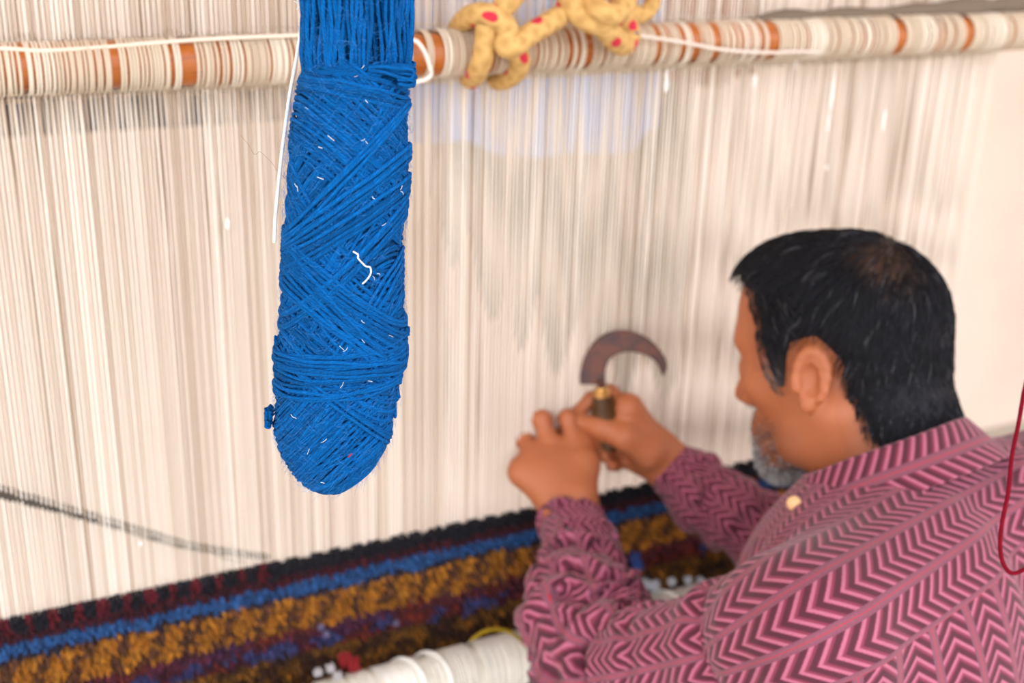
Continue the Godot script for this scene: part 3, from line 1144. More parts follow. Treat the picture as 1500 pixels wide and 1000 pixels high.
# cuts a mesh along the zero line of a value given at each vertex; returns [part where it is positive, part where it is not]
func cut(b: Buf, g: PackedFloat32Array) -> Array:
	var out := [Buf.new(), Buf.new()]
	var where := [{}, {}]
	var put := func(side: int, key: Variant, p: Vector3, no: Vector3, col: Color) -> int:
		if where[side].has(key):
			return where[side][key]
		out[side].tint = col
		var at: int = out[side].vert(p, no)
		where[side][key] = at
		return at
	for t in range(0, b.i.size(), 3):
		var id := [b.i[t], b.i[t + 1], b.i[t + 2]]
		for side in 2:
			var sg := 1.0 if side == 0 else -1.0
			var poly := []
			for k in 3:
				var p: int = id[k]
				var q: int = id[(k + 1) % 3]
				var gp := g[p] * sg
				var gq := g[q] * sg
				if gp > 0.0 or (gp == 0.0 and side == 1):
					poly.append(put.call(side, p, b.v[p], b.n[p], b.c[p]))
				if (gp > 0.0) != (gq > 0.0) and gp != gq:
					var u := gp / (gp - gq)
					var lo := mini(p, q)
					var hi := maxi(p, q)
					poly.append(put.call(side, lo * 4000000 + hi, b.v[p].lerp(b.v[q], u), b.n[p].lerp(b.n[q], u).normalized(), b.c[p].lerp(b.c[q], u)))
			for k in range(1, poly.size() - 1):
				out[side].i.append_array(PackedInt32Array([poly[0], poly[k], poly[k + 1]]))
	return out


# ------------------------------------------------------------------ the weaver
const HS := 0.976   # the head's own units to metres
var hc := Vector3(0.758, 1.166, 0.247)
var hb := Basis(Vector3(0.954, -0.084, -0.287), Vector3(-0.014, 0.946, -0.324), Vector3(-0.299, -0.313, -0.901))  # right, up, face
var body_r := Vector3(0.978, 0, -0.208)   # the weaver's right
var body_f := Vector3(-0.208, 0, -0.978)  # where the chest faces
var nape := Vector3(0.768, 1.078, 0.396)
var neck := Vector3(0.764, 1.040, 0.335)
var sh_l := Vector3(0.577, 1.028, 0.452)
var el_l := Vector3(0.515, 0.884, 0.266)
var wr_l := Vector3(0.579, 0.937, 0.080)
var sh_r := Vector3(0.930, 1.020, 0.370)
var el_r := Vector3(0.80, 0.885, 0.245)
var wr_r := Vector3(0.714, 0.957, 0.064)
var pelvis := Vector3(0.835, 0.545, 0.60)


func H(x: float, y: float, z: float) -> Vector3:  # a point of the head, in its own axes
	return hc + (hb.x * x + hb.y * y + hb.z * z) * HS


func head_field() -> Field:
	var f := Field.new()
	var B := hb
	f.ball(H(0, 0.012, -0.003), Vector3(0.077, 0.076, 0.086) * HS, B, 0.02)
	f.ball(H(0, -0.020, 0.028), Vector3(0.063, 0.085, 0.063) * HS, B, 0.03)
	f.ball(H(0, 0.040, 0.048), Vector3(0.056, 0.045, 0.044) * HS, B, 0.03)      # forehead
	f.ball(H(0, -0.085, 0.058), Vector3(0.036, 0.034, 0.040) * HS, B, 0.03)     # jaws and mouth
	for s in [-1.0, 1.0]:
		f.cap(H(s * 0.056, -0.060, 0.004), H(s * 0.050, -0.088, 0.022), 0.017, 0.016, 0.03)
		f.cap(H(s * 0.050, -0.088, 0.022), H(s * 0.018, -0.110, 0.078), 0.017, 0.014, 0.03)
		f.ball(H(s * 0.042, -0.036, 0.064), Vector3(0.021, 0.017, 0.018) * HS, B, 0.025)  # cheekbone
		f.cap(H(s * 0.012, 0.010, 0.097), H(s * 0.048, 0.008, 0.077), 0.008, 0.008, 0.016)  # brow
	f.ball(H(0, -0.110, 0.084), Vector3(0.021, 0.017, 0.016) * HS, B, 0.02)     # chin
	for s in [-1.0, 1.0]:
		f.ball(H(s * 0.032, -0.014, 0.106), Vector3(0.017, 0.012, 0.016) * HS, B, 0.016, -1.0)
	for s in [-1.0, 1.0]:
		f.ball(H(s * 0.031, -0.014, 0.082), Vector3(0.0135, 0.0125, 0.0130) * HS, B, 0.004)   # eyeball under its lid
		f.cap(H(s * 0.021, -0.017, 0.093), H(s * 0.042, -0.016, 0.088), 0.0035, 0.003, 0.004)
	f.cap(H(0, -0.002, 0.094), H(0, -0.050, 0.121), 0.0070, 0.0100, 0.012)      # nose
	for s in [-1.0, 1.0]:
		f.ball(H(s * 0.0115, -0.053, 0.106), Vector3(0.009, 0.008, 0.011) * HS, B, 0.008)
	f.cap(H(-0.020, -0.083, 0.088), H(0.0, -0.080, 0.099), 0.0045, 0.0060, 0.006)
	f.cap(H(0.0, -0.080, 0.099), H(0.020, -0.083, 0.088), 0.0060, 0.0045, 0.006)
	f.cap(H(-0.017, -0.090, 0.087), H(0.017, -0.090, 0.087), 0.0065, 0.0065, 0.008)
	# neck
	f.cap(H(0, -0.045, -0.030), neck.lerp(nape, 0.2), 0.052, 0.060, 0.035)
	for s in [-1.0, 1.0]:
		f.cap(H(s * 0.060, -0.060, -0.020), neck + body_f * 0.045 + body_r * (s * 0.02), 0.014, 0.014, 0.03)
	# ears: the shell turned out from the head, its hollow, the rim and the lobe
	for s in [-1.0, 1.0]:
		var eb: Basis = B * Basis(Vector3.UP, s * 0.42) * Basis(Vector3.RIGHT, -0.14)
		var c := H(s * 0.081, -0.027, -0.014)
		var E := 0.87
		f.ball(c, Vector3(0.0062, 0.0265, 0.0150) * E, eb, 0.006)
		f.ball(c + eb * (Vector3(s * 0.0070, -0.001, 0.001) * E), Vector3(0.0072, 0.0170, 0.0095) * E, eb, 0.003, -1.0)
		var rim := []
		for k in 11:
			var a := lerpf(-0.9, 3.6, k / 10.0)
			rim.append(c + eb * (Vector3(s * 0.0042, sin(a) * 0.0265 + 0.002, -cos(a) * 0.0155) * E))
		for k in 10:
			f.cap(rim[k], rim[k + 1], 0.0031, 0.0031, 0.003)
		f.ball(c + eb * (Vector3(s * 0.001, -0.0255, 0.004) * E), Vector3(0.0050, 0.0085, 0.0075) * E, eb, 0.006)
		f.cap(c + eb * (Vector3(s * 0.004, -0.002, -0.008) * E), c + eb * (Vector3(s * 0.003, 0.016, -0.004) * E), 0.003, 0.003, 0.005)  # inner fold
		f.ball(c + eb * (Vector3(s * 0.002, -0.006, 0.0155) * E), Vector3(0.004, 0.006, 0.004), eb, 0.005)   # tragus
	return f


# a hand from its joints in the photograph: palm, then each finger's chain
func hand_field(wr: Vector3, fore: Vector3, mcp: Array, fingers: Array, thumb: Array, together := false) -> Field:
	var f := Field.new()
	f.cap(wr.lerp(fore, 0.34), wr, 0.0235, 0.0230, 0.02)
	for k in 4:
		var r := 0.0125 - 0.0008 * k
		f.cap(wr.lerp(mcp[k], 0.12), mcp[k], 0.0140, r, 0.022)
	f.cap(mcp[0], mcp[3], 0.0105, 0.0095, 0.02)
	f.cap(wr.lerp(mcp[1], 0.5), wr.lerp(mcp[2], 0.6), 0.015, 0.015, 0.02)
	for k in 4:
		var ch: Array = [mcp[k]] + fingers[k]
		var s: float = [1.0, 1.02, 0.96, 0.86][k]
		f.chain(ch, [0.0106 * s, 0.0090 * s, 0.0080 * s, 0.0070 * s], 0.004)
		f.ball(ch[1], Vector3.ONE * 0.0098 * s, Basis(), 0.004)
	if together:   # the first joints of a loose fist lie side by side
		for k in 3:
			f.cap((mcp[k] as Vector3).lerp(fingers[k][0], 0.3), (mcp[k + 1] as Vector3).lerp(fingers[k + 1][0], 0.3), 0.0090, 0.0085, 0.006)
	f.chain(thumb, [0.0180, 0.0118, 0.0098, 0.0080], 0.012)
	return f


func skin_tint(b: Buf) -> void:  # the skin's own colours: lips, stubble, the paler lids, ruddy ears
	var inv := hb.inverse()
	for k in b.v.size():
		var q := inv * (b.v[k] - hc) / HS
		var c := Color(1, 1, 1)
		if q.length() < 0.17:
			var stub := smoothstep(0.0, 0.02, -q.y - 0.062) * smoothstep(-0.005, 0.025, q.z) * smoothstep(-0.135, -0.115, q.y)
			c = c.lerp(Color(0.55, 0.56, 0.62), 0.55 * stub)
			if absf(q.x) < 0.022 and q.y < -0.074 and q.y > -0.098 and q.z > 0.085:
				c = c.lerp(Color(0.85, 0.52, 0.52), 0.7)
			if absf(absf(q.x) - 0.031) < 0.02 and absf(q.y - 0.016) < 0.006 and q.z > 0.07:
				c = c.lerp(Color(0.1, 0.09, 0.09), 0.8)   # eyebrows
			if absf(absf(q.x) - 0.032) < 0.016 and absf(q.y + 0.0165) < 0.0035 and q.z > 0.075:
				c = c.lerp(Color(0.08, 0.07, 0.07), 0.7)   # lashes
			if q.y > -0.02 and q.z < 0.06 or q.z < -0.03:
				c = c.lerp(Color(0.75, 0.68, 0.66), 0.3)
		b.c[k] = c


func make_person() -> void:
	var person := thing("person", "man in a maroon and pink chevron shirt, both hands at the warp", "person", Vector3(pelvis.x, 0.0, pelvis.z))
	var inner := Node3D.new()   # parts are built in the world's axes
	inner.free()
	var skin := mat(c8(172, 99, 61), 0.55)
	skin.vertex_color_use_as_albedo = true
	skin.subsurf_scatter_enabled = true
	skin.subsurf_scatter_strength = 0.08
	var off := -person.position
	# ---- the body: trunk and arms on a coarse grid, head and hands on fine ones
	var b := Buf.new()
	var tf := torso_field(-0.012)
	nets(tf, Vector3(0.40, 0.36, 0.02), Vector3(1.06, 1.12, 0.76), 0.012, b, 0.01)
	var hf := head_field()
	nets(hf, hc - Vector3(0.15, 0.165, 0.17), hc + Vector3(0.15, 0.14, 0.17), 0.0026, b, 0.004)
	# left hand: a loose fist seen from its back, index and thumb meeting at the warp
	var wl := wr_l
	var ml := [P(848, 676, 1.312), P(810, 662, 1.316), P(781, 668, 1.310), P(764, 692, 1.300)]
	var fl := [
		[P(832, 613, 1.328), P(842, 608, 1.342), P(852, 622, 1.341)],
		[P(793, 614, 1.324), P(803, 611, 1.345), P(822, 632, 1.345)],
		[P(769, 646, 1.328), P(782, 650, 1.349), P(802, 658, 1.345)],
		[P(759, 682, 1.322), P(770, 682, 1.343), P(790, 682, 1.342)]]
	var tl := [P(850, 725, 1.287), P(858, 682, 1.309), P(856, 648, 1.328), P(847, 622, 1.338)]
	nets(hand_field(wl, el_l, ml, fl, tl, true), P(810, 690, 1.29) - Vector3.ONE * 0.13, P(810, 690, 1.29) + Vector3.ONE * 0.13, 0.0026, b, 0.004)
	# right hand: holding the knife's handle between fingers and palm, thumb reaching to the same knot
	var mr := [P(920, 598, 1.322), P(934, 622, 1.345), P(934, 646, 1.352), P(926, 668, 1.354)]
	var fr := [
		[P(893, 577, 1.336), P(866, 585, 1.340), P(846, 604, 1.337)],
		[P(908, 622, 1.352), P(886, 638, 1.346), P(879, 650, 1.328)],
		[P(912, 650, 1.354), P(892, 661, 1.346), P(884, 668, 1.326)],
		[P(916, 672, 1.350), P(902, 680, 1.342), P(896, 682, 1.324)]]
	var trr := [P(950, 662, 1.325), P(915, 640, 1.312), P(880, 625, 1.318), P(843, 617, 1.330)]
	nets(hand_field(wr_r, el_r, mr, fr, trr), P(910, 640, 1.345) - Vector3.ONE * 0.13, P(910, 640, 1.345) + Vector3.ONE * 0.13, 0.0026, b, 0.004)
	skin_tint(b)
	for k in b.v.size():
		b.v[k] += off
	obj("body", b.mesh(true), skin, person)
	# nails of the fingers that show
	for q in [[trr, P(836, 616, 1.324)]]:
		var nb := Buf.new()
		var tip: Vector3 = q[0][3]
		var dir: Vector3 = (tip - q[0][2]).normalized()
		var outw := (EYE - tip).normalized()
		outw = (outw - dir * outw.dot(dir)).normalized()
		var side := dir.cross(outw)
		var c := tip + dir * 0.003
		for r in 4:
			for s in 5:
				var u := r / 3.0
				var w := s / 4.0 * 2.0 - 1.0
				var wid := 0.0052 * sqrt(maxf(0.0, 1.0 - pow(u * 2.0 - 1.0, 4.0) * 0.6))
				nb.vert(c + dir * (u * 0.010 - 0.005) + side * (w * wid) + outw * (0.0088 - 0.0022 * w * w - 0.001 * u) + off, (outw + side * w * 0.4).normalized())
		for r in 3:
			for s in 4:
				var i0: int = r * 5 + s
				nb.tri(i0, i0 + 1, i0 + 5); nb.tri(i0 + 1, i0 + 6, i0 + 5)
		obj("fingernail", nb.mesh(), mat(c8(226, 158, 140), 0.35), person)
	make_hair(person, hf, off)
	make_clothes(person, off)


func hair_edge(q: Vector3) -> float:  # positive where hair grows; q in the head's axes
	var poly := [Vector2(0.094, 0.072), Vector2(0.078, 0.063), Vector2(0.052, 0.052), Vector2(0.041, 0.032), Vector2(0.040, 0.004), Vector2(0.038, -0.012), Vector2(0.034, -0.036), Vector2(0.021, -0.040), Vector2(0.012, -0.010), Vector2(0.004, 0.006), Vector2(-0.020, 0.008), Vector2(-0.035, -0.012), Vector2(-0.040, -0.050), Vector2(-0.050, -0.080), Vector2(-0.064, -0.098), Vector2(-0.095, -0.104), Vector2(-0.16, -0.10), Vector2(-0.16, 0.16), Vector2(0.12, 0.16)]
	var p := Vector2(q.z, q.y)
	var best := 1e3
	var inside := false
	var m := poly.size()
	for k in m:
		var a: Vector2 = poly[k]
		var c: Vector2 = poly[(k + 1) % m]
		var e := c - a
		var t := clampf((p - a).dot(e) / e.length_squared(), 0.0, 1.0)
		best = minf(best, (p - a - e * t).length())
		if (a.y > p.y) != (c.y > p.y) and p.x < (c.x - a.x) * (p.y - a.y) / (c.y - a.y) + a.x:
			inside = not inside
	return best if inside else -best


func make_hair(person: Node3D, hf: Field, off: Vector3) -> void:
	var sk := Field.new()   # the skull alone, without ears or neck
	sk.ball(H(0, 0.012, -0.003), Vector3(0.077, 0.076, 0.086) * HS, hb, 0.02)
	sk.ball(H(0, -0.020, 0.030), Vector3(0.065, 0.085, 0.066) * HS, hb, 0.03)
	sk.ball(H(0, 0.040, 0.050), Vector3(0.058, 0.045, 0.046) * HS, hb, 0.03)
	sk.cap(H(0, -0.045, -0.030), neck.lerp(nape, 0.2), 0.052, 0.060, 0.035)
	var inv := hb.inverse()
	var nz := FastNoiseLite.new()
	nz.frequency = 55.0
	nz.fractal_octaves = 3
	var crown := Vector3(0.012, 0.085, -0.055)
	var hairf := Field.new()
	hairf.extra = func(p: Vector3, _d: float) -> float:
		var q := inv * (p - hc) / HS
		var thick := 0.0080 + 0.0015 * smoothstep(0.02, 0.08, q.y) * smoothstep(-0.02, 0.06, q.z) + 0.002 * smoothstep(0.0, -0.08, q.z)
		thick -= 0.005 * smoothstep(-0.03, -0.09, q.y) + 0.004 * smoothstep(0.02, -0.03, q.y) * smoothstep(0.0, 0.03, q.z)
		var az := atan2(q.x - crown.x, q.z - crown.z)
		var el := (q - crown).length()
		thick += 0.0010 * nz.get_noise_3d(sin(az) * 0.6, cos(az) * 0.6, el * 0.35)
		var ed := hair_edge(q)
		thick *= 0.30 + 0.70 * smoothstep(-0.002, 0.020, ed)
		var s := sk.d(p) - thick
		var g := -ed * HS
		var k := 0.008
		var h := maxf(k - absf(s - g), 0.0) / k
		return maxf(s, g) + h * h * k * 0.25
	var b := Buf.new()
	nets(hairf, hc - Vector3(0.15, 0.165, 0.17), hc + Vector3(0.15, 0.15, 0.17), 0.0032, b, 0.012)
	for k in b.v.size():
		var q := inv * (b.v[k] - hc) / HS
		var bald := smoothstep(0.055, 0.010, (q - Vector3(-0.035, 0.078, -0.080)).length())
		var c := Color(0.007, 0.007, 0.009).lerp(Color(0.060, 0.030, 0.018), bald)
		c = c.lerp(Color(0.07, 0.06, 0.058), smoothstep(0.0, -0.03, q.y) * smoothstep(0.0, 0.03, q.z) * 0.8)
		b.c[k] = c
		b.v[k] += off
	var hm := mat(Color.WHITE, 0.62)
	hm.metallic_specular = 0.35
	hm.vertex_color_use_as_albedo = true
	var hair := obj("hair", b.mesh(true), hm, person)
	# strands combed from the crown
	var st := Buf.new()
	var r2 := RandomNumberGenerator.new()
	r2.seed = 21
	var made := 0
	while made < 12500:
		var dir := Vector3(r2.randf_range(-1, 1), r2.randf_range(-0.9, 1), r2.randf_range(-1, 1)).normalized()
		if made > 8500:   # more of them on the back of the neck
			dir = Vector3(r2.randf_range(-0.9, 0.9), r2.randf_range(-1.0, -0.1), r2.randf_range(-1.0, -0.2)).normalized()
		var p := H(0, 0.0, -0.01)
		var lo := 0.03
		var hi := 0.16
		for k in 12:
			var m := (lo + hi) * 0.5
			if sk.d(H(0, 0, -0.01) + hb * dir * m) < 0.006:
				lo = m
			else:
				hi = m
		p = H(0, 0, -0.01) + hb * dir * lo
		var q := inv * (p - hc) / HS
		var e := hair_edge(q)
		if e < 0.0015:
			continue
		made += 1
		var ql := q
		var pts := []
		var ln := r2.randf_range(0.012, 0.028) * (0.45 if q.y < -0.03 else 1.0)
		var sw := r2.randf_range(-0.35, 0.35)
		var lift := r2.randf_range(0.001, 0.004) * (0.5 if q.y < -0.02 else 1.0)
		for k in 5:
			var t := k / 4.0
			var pw := hc + hb * ql * HS
			var d0 := sk.d(pw)
			var nw := Vector3(sk.d(pw + Vector3(0.002, 0, 0)) - d0, sk.d(pw + Vector3(0, 0.002, 0)) - d0, sk.d(pw + Vector3(0, 0, 0.002)) - d0).normalized()
			pw += nw * (lerpf(0.0045, 0.0078, smoothstep(-0.07, -0.01, q.y)) - d0)   # kept on the scalp
			ql = inv * (pw - hc) / HS
			var nn := inv * nw
			var fl := ql - crown
			fl = (fl - nn * fl.dot(nn)).normalized()
			if q.z > 0.0 and q.y < 0.055:   # the temples: combed down and back
				fl = (Vector3(0, -0.9, -0.55) - nn * Vector3(0, -0.9, -0.55).dot(nn)).normalized()
			elif q.z > 0.01:
				fl = (fl + Vector3(-0.3, -0.25, 0.15)).normalized()
			fl = (fl + nn.cross(fl) * sw).normalized()
			pts.append(hc + hb * ql * HS + hb * nn * (lift * sin(t * 2.4) + 0.0012) + off)
			ql += fl * (ln / 4.0)
		if ql.y < 0.058 and hair_edge(ql) < -0.006:
			continue
		var bald := smoothstep(0.060, 0.010, (q - Vector3(-0.035, 0.078, -0.080)).length())
		if r2.randf() < bald * 0.6:
			continue
		var c := Color(0.008, 0.008, 0.011) * r2.randf_range(0.6, 1.8)
		if r2.randf() < 0.30 and q.z > 0.0 and q.y < 0.0:
			c = Color(0.16, 0.15, 0.145)
		elif r2.randf() < 0.03:
			c = Color(0.09, 0.09, 0.095)
		c.a = 1.0
		st.tint = c
		var w := r2.randf_range(0.00022, 0.00045)
		st.tube(PackedVector3Array(pts), PackedFloat32Array([w, w * 1.1, w, w * 0.8, w * 0.3]), 4, false, 1.0, false)
	var o := obj("strands", st.mesh(true), hm, hair)
	o.set_meta("kind", "stuff")
	# beard: grey tuft on the chin, short dark stubble along the jaw
	var bd := Buf.new()
	made = 0
	var tries := 0
	while made < 5200 and tries < 90000:
		tries += 1
		var q0 := Vector3(r2.randf_range(-0.062, 0.062), r2.randf_range(-0.135, -0.055), r2.randf_range(0.0, 0.115))
		var p := H(q0.x, q0.y, q0.z)
		var d := hf.d(p)
		if absf(d) > 0.004:
			continue
		var e := 0.002
		var no := Vector3(hf.d(p + Vector3(e, 0, 0)) - d, hf.d(p + Vector3(0, e, 0)) - d, hf.d(p + Vector3(0, 0, e)) - d).normalized()
		p -= no * d
		var q := inv * (p - hc) / HS
		var chin := smoothstep(0.052, 0.026, (q - Vector3(0, -0.112, 0.074)).length())
		var jaw := smoothstep(-0.062, -0.085, q.y) * smoothstep(0.012, 0.04, q.z)
		var lip := smoothstep(0.012, 0.004, absf(q.y + 0.070)) * smoothstep(0.03, 0.02, absf(q.x)) * smoothstep(0.08, 0.09, q.z)
		if r2.randf() > maxf(chin, maxf(jaw * 0.35, lip * 0.5)):
			continue
		if absf(q.x) < 0.02 and q.y > -0.099 and q.y < -0.076:
			continue
		made += 1
		var ln := lerpf(0.0025, 0.0095, chin) * r2.randf_range(0.6, 1.1)
		var down := hb * Vector3(r2.randf_range(-0.3, 0.3), -1.0, r2.randf_range(-0.1, 0.5))
		var pts := PackedVector3Array([p + off, p + (no * 0.5 + down * 0.5) * ln * 0.5 + off, p + (no * 0.35 + down * 0.75) * ln + off])
		var c := Color(0.05, 0.045, 0.045)
		if r2.randf() < 0.22 + 0.6 * chin:
			c = Color(0.50, 0.48, 0.47) * r2.randf_range(0.6, 1.2)
		c.a = 1.0
		bd.tint = c
		bd.tube(pts, PackedFloat32Array([0.00030, 0.00028, 0.00014]), 4, false, 1.0, false)
	var bo := obj("beard", bd.mesh(true), hm, person)
	bo.set_meta("label", "short grey beard on the chin")
	bo.set_meta("kind", "stuff")


func torso_field(grow: float) -> Field:
	var f := Field.new()
	var up := (neck - pelvis).normalized()
	var mid := pelvis.lerp(neck, 0.55)
	# girdle of the shoulders
	f.cap(sh_l, sh_l.lerp(nape, 0.6) + Vector3(0, -0.040, 0), 0.056 + grow, 0.054 + grow, 0.04)
	f.cap(sh_r, sh_r.lerp(nape, 0.6) + Vector3(0, -0.045, 0), 0.054 + grow, 0.054 + grow, 0.04)
	f.cap(Vector3(0.7516, 1.0774, 0.3163) - Vector3(-0.0778, 0.751, -0.6557) * 0.075, Vector3(0.7516, 1.0774, 0.3163) - Vector3(-0.0778, 0.751, -0.6557) * 0.050, 0.088 + grow, 0.080 + grow, 0.05)
	# chest and back: two columns
	for s in [-1.0, 1.0]:
		var top: Vector3 = neck + body_r * (s * 0.085) - up * 0.10 - body_f * 0.005
		var low: Vector3 = pelvis + body_r * (s * 0.075) + up * 0.06
		f.cap(top, low, 0.098 + grow, 0.100 + grow, 0.09)
		f.cap(top + body_f * 0.04, low + body_f * 0.03, 0.085 + grow, 0.095 + grow, 0.08)
		f.cap(pelvis + body_r * (s * 0.06), pelvis + body_r * (s * 0.08) + Vector3(0, -0.03, 0), 0.105 + grow, 0.11 + grow, 0.06)
	# shoulder blades
	for s in [-1.0, 1.0]:
		f.ball(nape + body_r * (s * 0.105) - up * 0.10 - body_f * 0.002, Vector3(0.065, 0.085, 0.045) + Vector3.ONE * grow, Basis(body_r, up, body_r.cross(up)), 0.06)
	# arms
	var gr := grow
	f.cap(sh_l, el_l, 0.056 + gr, 0.047 + gr, 0.04)
	f.cap(el_l, wr_l, 0.046 + gr, (0.026 if grow > -0.005 else 0.035) + gr, 0.03)
	if grow > -0.005:   # the sleeve bags below the forearm
		f.ball(P(842, 898, 1.165), Vector3(0.046, 0.036, 0.046), Basis(), 0.05)
	f.cap(sh_r, el_r, 0.056 + gr, 0.048 + gr, 0.04)
	f.cap(el_r, wr_r, 0.052 + gr, (0.031 if grow > -0.005 else 0.035) + gr, 0.03)
	return f


# how far a point lies along an arm (shoulder 0 .. elbow .. wrist), and its angle round it
func arm_uv(p: Vector3, s: Vector3, e: Vector3, w: Vector3) -> Vector3:
	var l1 := (e - s).length()
	var l2 := (w - e).length()
	var t1 := clampf((p - s).dot(e - s) / (l1 * l1), -0.3, 1.0)
	var t2 := clampf((p - e).dot(w - e) / (l2 * l2), 0.0, 1.3)
	var c1 := s + (e - s) * t1
	var c2 := e + (w - e) * t2
	var d1 := p.distance_to(c1)
	var d2 := p.distance_to(c2)
	var wgt := smoothstep(-0.03, 0.03, d1 - d2)
	var ax := ((e - s) / l1).lerp((w - e) / l2, wgt).normalized()
	var c := c1.lerp(c2, wgt)
	var along := lerpf(t1 * l1, l1 + t2 * l2, wgt)
	var ref := Vector3.UP
	ref = (ref - ax * ref.dot(ax)).normalized()
	var o := p - c
	var ang := atan2(o.dot(ax.cross(ref)), o.dot(ref))
	return Vector3(along, ang, minf(d1, d2))


func chevron_cloth() -> StandardMaterial3D:
	# one repeat of the woven cloth: a column of nested chevrons between two grey and red border lines
	var w := 512   # along the band: four chevrons
	var hh := 512  # across the band
	var img := Image.create(w, hh, false, Image.FORMAT_RGBA8)
	var nz := FastNoiseLite.new()
	nz.frequency = 0.05
	var light := c8(200, 108, 138)
	var mid := c8(146, 52, 82)
	var dark := c8(86, 20, 46)
	var deep := c8(106, 30, 58)
	var grey := c8(138, 90, 110)
	var red := c8(204, 56, 78)
	for y in hh:
		var v := float(y) / hh
		for x in w:
			var u := float(x) / w
			var c: Color
			var e := absf(v - 0.5)   # 0 in the middle of the band, 0.5 at its edges
			var edge := 0.5 - e
			var thread := 0.5 + 0.5 * sin(x * TAU / 6.0) * sin(y * TAU / 6.0)
			var n := nz.get_noise_2d(x, y)
			if edge < 0.012:
				c = red
			elif edge < 0.046:
				c = grey
			elif edge < 0.060:
				c = red.lerp(grey, 0.5)
			elif edge < 0.106:
				c = grey.lerp(mid, 0.25)
			else:
				var ph := fposmod(u * 4.0 - e * 2.0 * 1.45 + n * 0.02, 1.0)
				if ph < 0.20:
					c = light.lerp(c8(214, 132, 158), 0.4 * sin(ph / 0.20 * PI))
				elif ph < 0.34:
					c = light.lerp(mid, smoothstep(0.20, 0.30, ph))
				elif ph < 0.52:
					c = mid.lerp(deep, smoothstep(0.40, 0.5, ph))
				elif ph < 0.86:
					c = dark.lerp(deep, 0.35 * (0.5 + 0.5 * sin(ph * 60.0)))
				else:
					c = deep.lerp(light, smoothstep(0.88, 1.0, ph))
			var k := 0.86 + 0.2 * thread + 0.12 * n
			k *= 0.88
			img.set_pixel(x, y, Color(c.r * k, c.g * k * 0.97, c.b * k * 0.97))
	var m := mat(Color.WHITE, 0.85)
	m.albedo_texture = ImageTexture.create_from_image(img)
	m.rim_enabled = true
	m.rim = 0.3
	m.rim_tint = 0.5
	return m


const BAND := 0.0345    # width of one band of chevrons
const STEP := 0.047    # length of four chevrons


